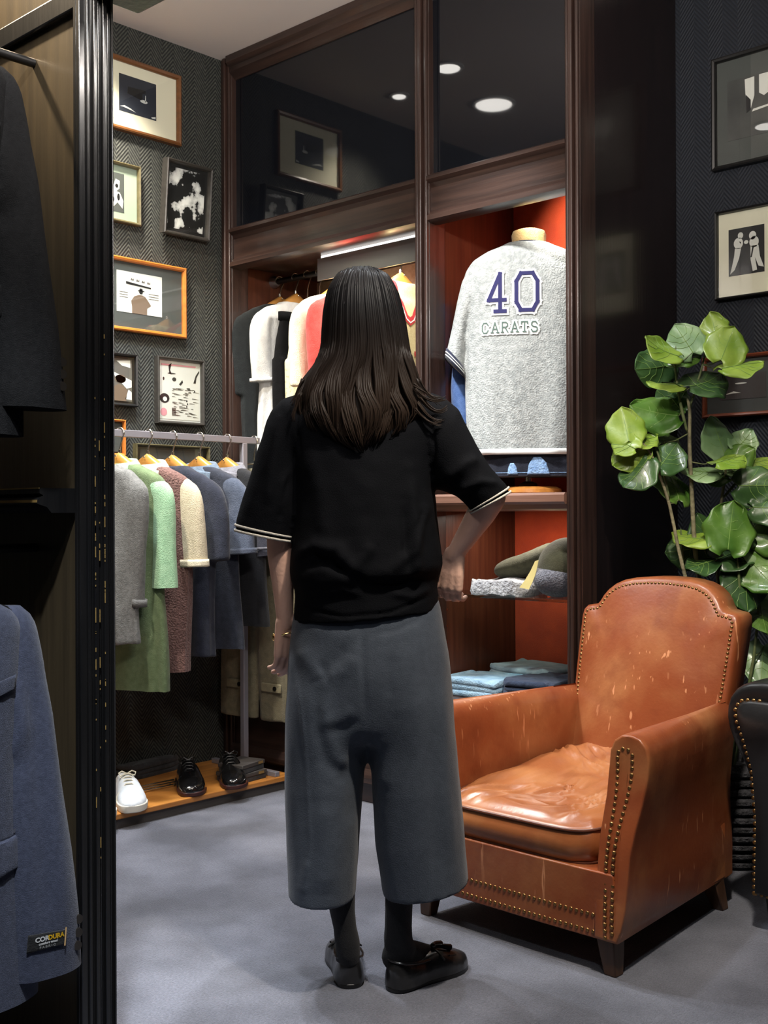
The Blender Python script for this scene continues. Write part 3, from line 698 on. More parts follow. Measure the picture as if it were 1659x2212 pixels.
LEAVES = [(1544, 706, 62, 15, 20, 'y'), (1572, 748, 92, -25, 25, 'y'), (1604, 791, 92, -70, 62, 'y'), (1480, 735, 84, 30, 20, 'p'), (1430, 757, 84, 55, 40, 'y'), (1413, 797, 94, 100, 15, 'd'), (1478, 772, 72, -80, 45, 'g'),
          (1523, 830, 108, -62, 55, 'd'), (1437, 833, 74, 75, 70, 'y'), (1415, 893, 104, 75, 35, 'g'), (1452, 862, 78, 30, 25, 'd'), (1352, 922, 84, 10, 25, 'Y'), (1392, 952, 70, -75, 60, 'y'), (1434, 948, 72, -30, 62, 'g'),
          (1360, 985, 78, 120, 15, 'y'), (1376, 1026, 84, 150, 30, 'd'), (1442, 990, 88, -30, 45, 'd'), (1457, 1052, 86, -10, 40, 'g'), (1350, 960, 60, 60, 35, 'Y'), (1372, 975, 60, 170, 40, 'g'),
          (1552, 947, 94, 15, 12, 'p'), (1608, 955, 66, -40, 35, 'p'), (1604, 988, 64, -60, 20, 'g'), (1576, 995, 76, -55, 66, 'y'), (1512, 1022, 82, 78, 66, 'p'), (1643, 1000, 70, -70, 60, 'y'), (1642, 1052, 96, -90, 15, 'd'), (1545, 1036, 60, 95, 62, 'g'), (1590, 1020, 60, -60, 68, 'p'),
          (1578, 1140, 108, -10, 12, 'G'), (1494, 1165, 82, 80, 66, 'y'), (1484, 1190, 92, 100, 20, 'd'), (1527, 1150, 84, 20, 25, 'd'), (1586, 1196, 98, -60, 55, 'd'), (1644, 1148, 88, -30, 25, 'p'), (1641, 1192, 84, -110, 35, 'p'), (1609, 1182, 54, 160, 30, 'g'), (1513, 1222, 70, 120, 60, 'd'),
          (1610, 1272, 104, 175, 18, 'd'), (1648, 1245, 92, -140, 25, 'g'), (1656, 1300, 84, -120, 40, 'p'), (1648, 1345, 70, 160, 45, 'g'), (1645, 1438, 92, 170, 25, 'P'), (1530, 1225, 64, 170, 58, 'g'), (1625, 1215, 70, 200, 45, 'p'), (1667, 1100, 80, -90, 30, 'd'), (1672, 1160, 90, -90, 30, 'g')]
def leaf(px, py, size, rot, tilt, kd, i):
    s = size / 2480 * PD; rg = random.Random(i * 13 + 5)
    dd = rg.uniform(-0.07, 0.10) if px > 1400 else rg.uniform(-0.08, 0.0)
    c = L(pp(px, py, dd))
    nu, nv = 14, 18; rows = []; ph0 = rg.uniform(0, 6)
    fold = rg.uniform(0.06, 0.28); wav = rg.uniform(0.03, 0.075); curl = rg.uniform(-0.15, 0.35); ph = rg.uniform(0, 6)
    for a in range(nv + 1):
        v = a / nv; wd = 0.56 * (sin(PI * min(1, v * 0.90 + 0.075)) ** 0.58) * (1.04 - 0.26 * v) * (1 + 0.05 * sin(v * 17 + ph0)) * (1.0 if v > 0.02 else 0.55)
        if v > 0.93: wd *= max(0.02, (1 - v) / 0.07)
        row = []
        for b in range(nu + 1):
            u = 2 * b / nu - 1
            x = u * wd; y = v - 0.47 - 0.16 * (abs(u) ** 1.5) * max(0, 1 - v * 4) 
            z = fold * abs(u) * wd - curl * (v - 0.4) ** 2 + wav * sin(u * 5 + ph + v * 7) * abs(u)
            row.append(Vector((x * s, z * s, y * s)))
        rows.append(row)
    # blade in local x-z, facing -y; turn in its plane, tilt about the horizontal, face the room
    Mx = Matrix.Rotation(YAW + R(rg.uniform(-28, 28)), 3, 'Z') @ Matrix.Rotation(R(-tilt), 3, 'X') @ Matrix.Rotation(R(-rot), 3, 'Y')
    rows = [[c + Mx @ p for p in r] for r in rows]
    mb = MB().loft(rows, False, False, False)
    mt = {'y': m_leaf_y, 'Y': m_leaf_y, 'g': m_leaf, 'G': m_leaf, 'd': m_leaf_d, 'p': m_leaf_p, 'P': m_leaf_p}[kd]
    o = mb.build('leaf', mt, pt)
    m = o.modifiers.new('t', 'SOLIDIFY'); m.thickness = 0.0012
    vb = MB(); vb.tube([r[nu // 2] - Mx @ Vector((0, 0.0009, 0)) for r in rows[:-1]], [0.0014 * (1 - 0.6 * q / nv) for q in range(nv)], 5)
    for a, e in ((4, 9), (7, 13), (10, 16)):
        for sd in (-1, 1):
            vb.tube([rows[min(nv - 1, a + int((e - a) * q / 4))][nu // 2 + sd * int(round((nu // 2 - 1) * q / 4))] - Mx @ Vector((0, 0.0006, 0)) for q in range(5)], 0.0008, 4)
    vb.build('vein', m_vein, o, smooth=False)
    # petiole to the nearest stem point
    return c + Mx @ Vector((0, 0, -0.45 * s))
stem_pts = [L(pp(x, y, dd)) for pts, r0, r1, dd in stems for x, y in pts if y < 1500]
for i, a in enumerate(LEAVES):
    b = leaf(*a, i)
    t = min(stem_pts, key=lambda q: (q - b).length + 2.0 * max(0, q.z - b.z - 0.02))
    MB().tube([t, t.lerp(b, 0.5) + Vector((0, 0, -0.006)), b], [0.0022, 0.0018, 0.0014], 6).build('leaf_stalk', m_stemg, pt)
# ------------------------------------------------------------------ the person, seen from behind
DP = 2.68; LATP = -0.042
pr = thing('person', 'person with long dark hair seen from behind in black tee and wide grey trousers', 'person', place(LATP, DP), YAW)
m_skin = M('skin', lin(232, 184, 162), 0.5, col2=lin(240, 194, 172), vs=14, bump=0.08, bs=120)
m_nail = M('finger_nail', lin(222, 180, 166), 0.3)
m_tee = M('black_cotton', (0.0032, 0.0036, 0.0050, 1), 0.85, bump=0.2, bs=420, sheen=0.0, spec=0.08)
m_trs = M('charcoal_wool', lin(56, 64, 76), 0.78, col2=lin(62, 70, 82), vs=60, bump=0.2, bs=400, sheen=0.12, spec=0.35)
m_sock = M('black_sock', (0.006, 0.0065, 0.009, 1), 0.9, bump=0.3, bs=500, sheen=0.05)
m_shoe = M('black_shoe_leather', (0.012, 0.012, 0.013, 1), 0.28, bump=0.12, bs=60, coat=0.3)
m_cream = M('cream_rib', lin(214, 208, 196), 0.85, bump=0.3, bs=400)
def pl(px, py, y=0.0):
    d = DP + y; return Vector(((px - 829.5) / F * d - LATP, y, HC + (1110 - py) / F * d))
# body: one continuous surface
mb = MB()
mb.loft([sell(x, y, z, hx, hy, 28, 2.1) for x, y, z, hx, hy in (
    (0.005, 0.0, 0.80, 0.13, 0.085), (0.004, 0.0, 0.88, 0.165, 0.10), (0.003, 0.0, 0.95, 0.155, 0.095), (0.002, 0.005, 1.05, 0.128, 0.080), (0.0, 0.005, 1.15, 0.135, 0.082), (0.0, 0.0, 1.24, 0.150, 0.082), (0.0, -0.005, 1.31, 0.165, 0.070), (0.0, -0.005, 1.345, 0.12, 0.055), (0.0, -0.002, 1.37, 0.06, 0.045))])
mb.limb([(0, -0.005, 1.32, 0.055), (0, 0.0, 1.40, 0.050), (0, 0.012, 1.47, 0.052)], 20)
mb.sphere((-0.002, 0.0, 1.550), (0.074, 0.092, 0.098), 28, 20)          # skull
mb.sphere((-0.002, 0.040, 1.490), (0.055, 0.058, 0.062), 24, 16)        # jaw
mb.limb([(-0.002, 0.088, 1.535, 0.010), (-0.002, 0.108, 1.502, 0.013)], 10); mb.sphere((-0.002, 0.092, 1.463), (0.024, 0.012, 0.010), 12, 8)   # nose, mouth
for s in (-1, 1):
    mb.sphere((-0.002 + s * 0.076, 0.008, 1.525), (0.010, 0.020, 0.032), 12, 10)   # ears
    mb.sphere((-0.002 + s * 0.030, 0.084, 1.533), (0.014, 0.010, 0.009), 12, 8)    # eyes
# legs
hipL, hipR = Vector((-0.085, 0, 0.84)), Vector((0.09, 0, 0.84))
ankL, ankR = pl(747, 2040, -0.02), pl(857, 2040, -0.02)
kneeL, kneeR = Vector((-0.100, 0.0, 0.47)), Vector((0.105, 0.0, 0.47))
for h, k, a in ((hipL, kneeL, ankL), (hipR, kneeR, ankR)):
    c = k.lerp(a, 0.35)
    mb.limb([(*h, 0.085), (*h.lerp(k, 0.5), 0.062), (*k, 0.044), (c.x, c.y - 0.006, c.z, 0.036), (*k.lerp(a, 0.75), 0.025), (a.x, a.y, a.z, 0.020), (a.x, a.y + 0.01, 0.055, 0.020)], 18)
# left arm
shL = pl(655, 905); elL = pl(605, 1150, 0.0); wrL = pl(615, 1345, 0.02)
mb.limb([(*shL, 0.052), (*shL.lerp(elL, 0.5), 0.040), (*elL, 0.0385), (*elL.lerp(wrL, 0.25) , 0.0385), (*elL.lerp(wrL, 0.65), 0.0285), (*wrL, 0.0225)], 18, 0.85)
# right arm
shR = pl(935, 905); elR = pl(1060, 1078, -0.04); wrR = pl(981, 1200, 0.0)
mb.limb([(*shR, 0.052), (*shR.lerp(elR, 0.5), 0.038), (*elR, 0.034)], 18)
mb.limb([(*elR, 0.0375), (*elR.lerp(wrR, 0.25), 0.0370), (*elR.lerp(wrR, 0.6), 0.0300), (*wrR, 0.0225)], 18, 0.9)
def hand(wr, dirn, side, nrm, curl, mbh, scale=1.0, thumb=1):
    """palm and five bent fingers; dirn = towards the knuckles, side = towards the little finger, nrm = back of the hand"""
    d = Vector(dirn).normalized(); s_ = Vector(side); s_ = (s_ - d * s_.dot(d)).normalized(); n = d.cross(s_)
    if n.dot(Vector(nrm)) < 0: n = -n
    q = scale
    for k, (o_, w_) in enumerate(((-0.026, 0.0125), (-0.009, 0.0135), (0.009, 0.013), (0.026, 0.0115))):
        mbh.limb([(*(wr + s_ * o_ * 0.45 * q - d * 0.004), 0.0155 * q), (*(wr + d * 0.045 * q + s_ * o_ * 0.85 * q + n * 0.002), w_ * 1.12 * q), (*(wr + d * (0.080 - 0.06 * abs(o_ + 0.008)) * q + s_ * o_ * q), w_ * 0.92 * q)], 12)
    tips = []
    for k, (o_, ln, r) in enumerate(((-0.028, 0.068, 0.0082), (-0.0095, 0.077, 0.0085), (0.0095, 0.071, 0.0082), (0.0275, 0.055, 0.0072))):
        p = wr + d * (0.080 - 0.06 * abs(o_ + 0.008)) * q + s_ * o_ * q; a = curl[k]; pts = [(*(p - d * 0.02 * q), r * q * 1.06)]; dd = d.copy(); ang = 0
        for seg, c in ((0.45, a * 0.6), (0.30, a), (0.25, a * 0.7)):
            ang += c; dd = (d * cos(ang) - n * sin(ang)).normalized(); pts.append((*p, r * q)); p = p + dd * ln * seg * q
        pts.append((*p, r * q * 0.8)); mbh.limb(pts, 12); tips.append((p, dd, n))
    t0 = wr + d * 0.012 * q - s_ * 0.018 * q - n * 0.004
    t1 = t0 + (d * 0.55 - s_ * 0.62 - n * 0.35).normalized() * 0.042 * q; t2 = t1 + (d * 0.85 - s_ * 0.20 - n * 0.4).normalized() * 0.032 * q; t3 = t2 + (d * 0.95 + s_ * 0.05 - n * 0.35).normalized() * 0.024 * q
    mbh.limb([(*t0, 0.015 * q), (*t1, 0.0115 * q), (*t2, 0.0095 * q), (*t3, 0.0075 * q)], 12)
    return tips
hand(wrL, (0.02, 0.10, -1), (-0.80, -0.75, 0), (-0.7, -0.7, 0), (0.40, 0.48, 0.55, 0.62), mb, 0.95)
hand(wrR, (-0.16, 0.10, -1), (0.85, -0.52, 0), (-0.35, -0.9, 0.1), (0.95, 1.0, 0.95, 0.85), mb, 0.98)
body = mb.build('body', m_skin, pr, voxel=0.0034, smo=3)

# tee shirt
TEE = [(826, 748, 838, .045, .04), (838, 724, 862, .055, .055), (850, 676, 905, .070, .070), (862, 640, 940, .082, .080), (880, 622, 958, .095, .088), (900, 618, 962, .105, .094), (940, 626, 956, .118, .10), (1000, 636, 944, .128, .11), (1060, 640, 938, .134, .12), (1110, 637, 942, .138, .125), (1158, 632, 947, .142, .128),
       (1200, 627, 953, .150, .130), (1225, 626, 954, .156, .132), (1243, 630, 950, .155, .130), (1256, 636, 944, .144, .124), (1272, 638, 942, .138, .120), (1295, 636, 944, .140, .120), (1322, 635, 945, .142, .122), (1330, 635, 945, .142, .122)]
mb = MB(); rings = []
for i in range(64):
    py = 826 + (1328 - 826) * i / 63; Lx, Rx, yb, yf = interp(TEE, py)
    a, b = pl(Lx, py), pl(Rx, py)
    ring = sell((a.x + b.x) / 2, 0, a.z, (b.x - a.x) / 2, yb, 72, 2.25, hyb=yf)
    t = ease(0, 1, (py - 1190) / 70)
    ring = [(x, y, z + t * (0.014 * (x / 0.17) - 0.002)) for x, y, z in ring]; rings.append(ring)
mb.loft(rings)
def sleeve(ptsE, mbx, n=28, cap=True):
    """sleeve from rows: outer pixel, inner pixel, half depth, y"""
    rings = []
    for (ox, oy), (ix, iy), hd, yc in ptsE:
        o, i_ = pl(ox, oy, yc), pl(ix, iy, yc); c = (o + i_) / 2; u = (o - i_) / 2
        rings.append([tuple(c + u * cos(2 * PI * k / n) + Vector((0, hd, 0)) * sin(2 * PI * k / n)) for k in range(n)])
    mbx.loft(rings, cap, cap); return rings
SL = [((640, 850), (690, 960), .070, -.005), ((612, 862), (668, 965), .080, -.004), ((590, 885), (652, 975), .082, 0), ((578, 908), (646, 990), .082, 0), ((556, 972), (643, 1020), .082, 0), ((540, 1030), (648, 1060), .082, 0), ((523, 1082), (646, 1112), .082, 0), ((511, 1120), (638, 1150), .080, 0), ((508.5, 1142), (635, 1168), .078, 0)]
SR = [((930, 846), (880, 990), .070, -.005), ((962, 858), (905, 1010), .080, -.008), ((990, 884), (925, 1035), .084, -.012), ((1012, 930), (942, 1056), .084, -.018), ((1036, 972), (964, 1062), .080, -.026), ((1062, 1010), (985, 1072), .074, -.034), ((1085, 1036), (1004, 1090), .066, -.040), ((1094.5, 1046), (1012, 1099), .062, -.042), ((1102, 1063), (1017, 1109), .058, -.043)]
def densify(rows, k=4):
    out = []
    for a, b in zip(rows[:-1], rows[1:]):
        for i in range(k):
            t = i / k; out.append((tuple(p + (q - p) * t for p, q in zip(a[0], b[0])), tuple(p + (q - p) * t for p, q in zip(a[1], b[1])), a[2] + (b[2] - a[2]) * t, a[3] + (b[3] - a[3]) * t))
    return out + [rows[-1]]
sleeve(densify(SL), mb); sleeve(densify(SR), mb)
tee = mb.build('t_shirt', m_tee, pr, voxel=0.0045, smo=6)
P2 = lambda *ps: [tuple(pl(x, y, -0.12)[k] for k in (0, 2)) for x, y in ps]
sculpt(tee, [
    (P2((652, 1232), (690, 1212), (740, 1228), (790, 1258), (860, 1262), (940, 1240)), .010, -.010),
    (P2((640, 1205), (680, 1178), (730, 1186), (762, 1232)), .016, .012),
    (P2((636, 1216), (672, 1196), (715, 1206), (745, 1240)), .007, -.006),
    (P2((886, 1010), (893, 1120), (897, 1200), (903, 1250)), .013, .010),
    (P2((872, 1080), (876, 1180), (888, 1246)), .010, -.007),
    (P2((930, 1075), (905, 1130), (890, 1190), (840, 1235)), .013, .008),
    (P2((920, 1090), (890, 1150), (868, 1210)), .008, -.006),
    (P2((810, 1170), (775, 1215), (745, 1250)), .014, .008),
    (P2((700, 1280), (740, 1270), (790, 1288)), .009, .005), (P2((840, 1280), (890, 1290), (935, 1270)), .009, .005),
    (P2((935, 1050), (940, 960), (930, 890)), .005, -.006), (P2((646, 985), (640, 920), (640, 870)), .005, -.006),
    (P2((985, 1062), (1040, 1040), (1085, 1046)), .010, .007), (P2((960, 1040), (1010, 1000), (1040, 990)), .014, .008),
    (P2((600, 900), (585, 1000), (575, 1100)), .014, .007), (P2((640, 985), (610, 1040), (600, 1120)), .010, .006), (P2((626, 1000), (606, 1080), (600, 1130)), .007, -.005),
    (P2((660, 960), (690, 1060), (700, 1180)), .02, .006), (P2((800, 1010), (770, 1110), (780, 1200)), .03, .006),
    (P2((640, 1312), (740, 1330), (840, 1322), (940, 1288)), .004, -.004)], side=(1, -1))
ruffle(tee, 0.0035, 9, (1, 1, 0.6), 3.0); ruffle(tee, 0.0012, 30, seed=8.0)
def cuff(rows, name, t0, t1):
    mbx = MB(); a = rows[-2]; b = rows[-1]; rr = []
    for t in (t0, (t0 + t1) / 2, t1):
        q = tuple(p + (r_ - p) * t for p, r_ in zip(a[0], b[0])), tuple(p + (r_ - p) * t for p, r_ in zip(a[1], b[1])), a[2] + (b[2] - a[2]) * t, a[3] + (b[3] - a[3]) * t
        o, i_ = pl(*q[0], q[3]), pl(*q[1], q[3]); c = (o + i_) / 2; u = (o - i_) / 2; u = u * (1 + 0.003 / u.length); h = q[2] + 0.003
        rr.append([tuple(c + u * cos(2 * PI * k / 40) + Vector((0, h, 0)) * sin(2 * PI * k / 40)) for k in range(40)])
    o_ = mbx.loft(rr, False, False).build(name, m_cream, tee)
    m = o_.modifiers.new('t', 'SOLIDIFY'); m.thickness = 0.003
for rows in (SL, SR):
    k = 0.0 if rows is SL else -0.05
    cuff(rows, 'cuff_stripe', 0.42 + k, 0.66 + k); cuff(rows, 'cuff_stripe', 0.92 + k, 1.17 + k)

# wide cropped trousers
HIP = [(1255, 655, 928, .105, .10), (1300, 641, 947, .122, .105), (1350, 629, 958, .136, .11), (1413, 621, 971, .145, .115), (1461, 618, 975, .146, .12), (1500, 618, 976, .141, .12), (1530, 626, 968, .137, .116), (1560, 650, 945, .131, .11), (1585, 690, 902, .118, .10)]
LL = [(1440, 650, 770, .095, .09), (1475, 622, 795, .128, .112), (1500, 616, 797, .1365, .118), (1562, 613, 794, .132, .12), (1642, 612, 787, .128, .125), (1723, 613, 780, .125, .125), (1803, 616, 773, .126, .125), (1870, 618, 769, .128, .125), (1926, 620, 765, .128, .125)]
RL_ = [(1440, 815, 940, .095, .09), (1475, 792, 972, .128, .112), (1500, 788, 978, .1365, .118), (1562, 789, 980, .132, .12), (1586, 794, 983, .130, .12), (1682, 801, 990, .128, .12), (1823, 808, 1001, .126, .12), (1926, 824, 1009, .126, .12)]
mb = MB()
def lring(tab, py, n=56, tilt=0.0):
    Lx, Rx, yb, yf = interp(tab, py); a, b = pl(Lx, py), pl(Rx, py); h = (b.x - a.x) / 2
    return [(x, y, z + tilt * ((x - a.x) / (2 * h))) for x, y, z in sell((a.x + b.x) / 2, 0, a.z, h, yb, n, 2.2, hyb=yf)]
mb.loft([lring(HIP, 1255 + (1585 - 1255) * i / 32) for i in range(33)])
mb.loft([lring(LL, 1440 + (1926 - 1440) * i / 40) for i in range(41)])
mb.loft([lring(RL_, 1440 + (1926 - 1440) * i / 40, tilt=0.030 * ease(0, 1, i / 40)) for i in range(41)])
trs = mb.build('trousers', m_trs, pr, voxel=0.005, smo=4)
relax(trs, 0.46, 0.86, 110)
P3 = lambda *ps: [tuple(pl(x, y, -0.12)[k] for k in (0, 2)) for x, y in ps]
sculpt(trs, [
    (P3((779, 1340), (783, 1440), (789, 1562)), 0.0086, -0.0028),
    (P3((690, 1470), (684, 1560), (704, 1640), (740, 1672), (730, 1702)), 0.0172, -0.0056), (P3((700, 1480), (700, 1570), (722, 1640), (752, 1660)), 0.0172, 0.0046),
    (P3((684, 1452), (715, 1440), (756, 1388)), 0.0172, -0.0046), (P3((640, 1400), (672, 1440), (690, 1470)), 0.0187, 0.0042), (P3((700, 1455), (740, 1445), (770, 1410)), 0.0172, 0.0037),
    (P3((770, 1530), (735, 1548), (690, 1560)), 0.0172, 0.0032), (P3((780, 1548), (745, 1570), (700, 1580)), 0.0129, -0.0028),
    (P3((626, 1400), (655, 1600), (667, 1823), (655, 1920)), 0.0051, 0.0023), (P3((618, 1480), (645, 1620), (652, 1800)), 0.0259, -0.0037),
    (P3((665, 1850), (652, 1900), (648, 1935)), 0.0115, 0.0037),
    (P3((848, 1405), (842, 1460), (842, 1510)), 0.0144, -0.0032), (P3((866, 1380), (858, 1480), (862, 1560)), 0.0201, 0.0028),
    (P3((890, 1360), (900, 1560), (900, 1760), (905, 1920)), 0.0259, 0.0042), (P3((925, 1420), (930, 1620), (935, 1800), (945, 1920)), 0.0230, -0.0042), (P3((950, 1500), (960, 1700), (975, 1890)), 0.0201, 0.0037),
    (P3((830, 1720), (822, 1640), (806, 1590)), .02, .003), (P3((770, 1600), (760, 1700), (762, 1800)), .018, -.003), (P3((700, 1720), (706, 1820), (700, 1940)), .025, .004),
    (P3((830, 1720), (822, 1640), (806, 1590)), 0.0230, 0.0028), (P3((770, 1600), (760, 1700), (762, 1800)), 0.0201, -0.0028), (P3((700, 1720), (706, 1820), (700, 1940)), 0.0287, 0.0032),
    (P3((800, 1368), (850, 1362), (930, 1330)), 0.0072, -0.0014), (P3((640, 1346), (720, 1368), (780, 1370)), 0.0172, 0.0019)], side=(1, -1))
ruffle(trs, 0.004, 5, (1, 1, 0.35), 5.0); ruffle(trs, 0.0012, 26, (1, 1, 0.5), seed=2.0)
# open the hems
bm = bmesh.new(); bm.from_mesh(trs.data); bm.normal_update()
kill = [f for f in bm.faces if f.normal.z < -0.75 and f.calc_center_median().z < 0.262]
bmesh.ops.delete(bm, geom=kill, context='FACES')
for sg in (-1, 1):
    bv_ = [v for v in bm.verts if v.is_boundary and v.co.z < 0.30 and (v.co.x + 0.0) * sg > 0]
    if len(bv_) > 10:
        cf = np.polyfit([v.co.x for v in bv_], [v.co.z for v in bv_], 1)
        for v in bv_: v.co.z = float(np.polyval(cf, v.co.x))
bm.to_mesh(trs.data); bm.free()
m = trs.modifiers.new('t', 'SOLIDIFY'); m.thickness = 0.0025

# socks
def sock(knee, ank, foot, px):
    mb = MB(); rings = []
    for (l, py, r), hy in px:
        a, b = pl(l, py, -0.02), pl(r, py, -0.02); c = (a + b) / 2
        rings.append(sell(c.x, -0.02, c.z, (b.x - a.x) / 2, hy, 24, 2.0))
    mb.loft(rings); mb.limb(foot, 16)
    return mb.build('sock', m_sock, pr, voxel=0.004, smo=4)
aL, aR = ankL, ankR
sock(kneeL, ankL, [(aL.x + 0.001, aL.y + 0.004, 0.068, 0.028), (aL.x - 0.002, aL.y + 0.035, 0.050, 0.028), (aL.x - 0.006, aL.y + 0.10, 0.034, 0.024)],
     [((696, 1860, 766), .050), ((700, 1920, 764), .046), ((708, 1965, 763), .040), ((716, 2000, 766), .036), ((719, 2030, 773), .036), ((724, 2058, 774), .034), ((730, 2080, 772), .026)])
u = Vector((0.70, 0.71, 0))
sock(kneeR, ankR, [(aR.x - 0.004, aR.y, 0.066, 0.036), (*(Vector((aR.x, aR.y, 0.06)) + u * 0.035), 0.035), (*(Vector((aR.x, aR.y, 0.035)) + u * 0.11), 0.026)],
     [((829, 1860, 893), .050), ((828, 1920, 890), .046), ((828, 1965, 887), .040), ((827, 2000, 886), .037), ((825, 2025, 887), .037), ((826, 2045, 894), .036), ((832, 2072, 890), .030)])
# loafers
def loafer(heel, ang, mirror, name='loafer'):
    """heel: floor point at the back of the heel, ang: direction of the toe from straight ahead towards the right"""
    T = Matrix.Translation(heel) @ Matrix.Rotation(-ang, 4, 'Z')
    tab = [(0.0, .008, .046, 0), (0.003, .018, .058, 0), (0.008, .026, .066, 0), (0.018, .032, .071, 0), (0.035, .036, .068, 0), (0.06, .037, .063, 0), (0.09, .036, .058, 0), (0.12, .038, .062, .002), (0.145, .042, .064, .004), (0.17, .045, .057, .005), (0.20, .044, .048, .004), (0.225, .036, .040, .001), (0.243, .022, .030, -.003), (0.249, .010, .022, -.004)]
    sole = MB(); rr = [[], []]
    for (t, w, h, dx) in tab: rr[0].append((mirror * (dx - w * (0.88 if t < .07 else 1)), t, 0)); rr[1].append((mirror * (dx + w * (0.88 if t < .07 else 1)), t, 0))
    out = rr[0] + rr[1][::-1]
    sole.loft([[T @ Vector((x, y, z)) for x, y, _ in out] for z in (0.0, 0.012)])
    up = MB(); rings = []
    for i in range(40):
        t = 0.001 + 0.2475 * i / 39; w, h, dx = interp(tab, t); n = 24; ring = []
        for k in range(n + 1):
            a = PI * k / n; e = 0.62
            x = dx + w * math.copysign(abs(cos(a)) ** e, cos(a)) * (1 - 0.16 * sin(a) * (1 if t < 0.1 else 0.5)); z = 0.010 + (h - 0.010) * sin(a) ** 0.75
            if 0.012 < t < 0.118: z = min(z, h * (0.93 + 0.08 * (t - 0.06) ** 2 / 0.003))
            ring.append(T @ Vector((mirror * x, t, z)))
        rings.append(ring)
    up.loft(rings)
    o = up.build(name, m_shoe, pr, ang=60)
    sole.build('sole', m_blackp, o, bevel=0.003)
    # apron seam and tassel
    seam = [T @ Vector((mirror * (.003 + .034 * cos(a)), 0.158 + 0.062 * sin(a), 0.052 - .016 * max(0, sin(a)))) for a in [PI * k / 16 for k in range(17)]]
    MB().tube(seam, 0.0022, 6).build('apron_seam', m_shoe, o)
    MB().tube([T @ Vector((mirror * (.003 + x), 0.137, 0.0655 - 0.010 * (abs(x) / .03) ** 2)) for x in (-.04, -.03, -.015, 0, .015, .03, .04)], 0.0035, 6, flat=0.6).build('strap', m_shoe, o)
    tb = MB()
    for sx in (-1, 1):
        tb.tube([T @ Vector((mirror * .003, 0.14, 0.069)), T @ Vector((mirror * (.003 + sx * .008), 0.15, 0.070)), T @ Vector((mirror * (.003 + sx * .012), 0.162, 0.067)), T @ Vector((mirror * (.003 + sx * .016), 0.182, 0.060))], [.003, .0045, .006, .0075], 8)
    tb.sphere(T @ Vector((mirror * .003, 0.139, 0.071)), 0.007, 10, 8)
    tb.build('tassel', m_shoe, o)
    # collar line of the shoe
    cl = [T @ Vector((mirror * x, y, z)) for x, y, z in ((-.031, .10, .056), (-.034, .06, .060), (-.029, .024, .066), (-.016, .009, .069), (0, .005, .070), (.016, .009, .069), (.029, .024, .066), (.034, .06, .060), (.031, .10, .056))]
    MB().tube(cl, 0.0028, 6).build('topline_binding', m_shoe, o)
def pf(px, py):
    d = F * HC / (py - 1110); return Vector(((px - 829.5) / F * d - LATP, d - DP, 0))
loafer(pf(753, 2136), R(-6), -1)
loafer(pf(838, 2143), R(46), 1)
# bracelet on the left wrist
c = wrL + Vector((0, 0.002, -0.028)); 
bp = [c + Vector((0.027 * cos(a), 0.023 * sin(a), 0.008 * cos(a) - 0.004 * sin(a))) for a in [2 * PI * k / 32 for k in range(33)]]
m_gold = M('gold', lin(226, 196, 130), 0.2, 1.0)
br = MB().tube(bp, 0.0020, 6, cap=False).build('bracelet', m_gold, pr)
MB().sphere(c + Vector((-0.027, -0.006, -0.004)), (0.004, 0.006, 0.009), 10, 8).build('charm', m_gold, br)

# hair
HAIR = [(585, 770, 806, .030, .03), (589, 752, 820, .050, .045), (597, 733, 836, .070, .06), (612, 722, 848, .085, .072), (635, 711, 859, .100, .080), (672, 704, 869, .112, .082), (709, 701, 876, .117, .075), (747, 699, 882, .118, .06), (784, 690, 889, .120, .04), (821, 664, 900, .124, .02), (859, 646, 908, .134, -.01), (896, 642, 922, .140, -.04), (934, 660, 900, .143, -.06), (960, 690, 866, .144, -.07), (985, 760, 812, .144, -.08)]
m_hair = bpy.data.materials.new('dark_hair'); m_hair.use_nodes = True
nt = m_hair.node_tree; b_ = nt.nodes['Principled BSDF']; tc = nt.nodes.new('ShaderNodeTexCoord'); sp = nt.nodes.new('ShaderNodeSeparateXYZ'); mr = nt.nodes.new('ShaderNodeMapRange'); cr = nt.nodes.new('ShaderNodeValToRGB')
nt.links.new(tc.outputs['Object'], sp.inputs[0]); nt.links.new(sp.outputs[2], mr.inputs[0]); mr.inputs[1].default_value = 1.26; mr.inputs[2].default_value = 1.56; nt.links.new(mr.outputs[0], cr.inputs[0])
cr.color_ramp.elements[0].color = (0.026, 0.0165, 0.0115, 1); cr.color_ramp.elements[1].color = (0.0048, 0.0045, 0.0050, 1); nt.links.new(cr.outputs[0], b_.inputs['Base Color'])
b_.inputs['Roughness'].default_value = 0.46; b_.inputs['Specular IOR Level'].default_value = 0.14
def hair_pt(py, phi, lift=0.0):
    Lx, Rx, yb, yf = interp(HAIR, py); dback = -yb
    a, b = pl(Lx, py), pl(Rx, py); cx = (a.x + b.x) / 2; h = (b.x - a.x) / 2 + lift
    if py < 770:
        y = -(yb + lift) * cos(phi) if cos(phi) > 0 else yf * -cos(phi)
        return Vector((cx + h * sin(phi), y, a.z + (lift if py < 600 else 0)))
    y = -(yb + lift) + (yb - 0.02) * (1 - cos(min(abs(phi), PI / 2))) ** 1.0
    return Vector((cx + h * sin(max(-PI / 2, min(PI / 2, phi))), y, a.z))
mb = MB(); rows = []
for i in range(40):
    py = 585 + (950 - 585) * i / 39
    rows.append([hair_pt(py, -2.1 + 4.2 * k / 48, -0.008) for k in range(49)])
mb.loft(rows, False, False, False)
rg = random.Random(11)
def end_py(phi, r_):
    s_ = sin(max(-PI / 2, min(PI / 2, phi))); return 982 - 76 * abs(s_ + 0.02) ** 2.2 - (rg.random() ** 2) * 46
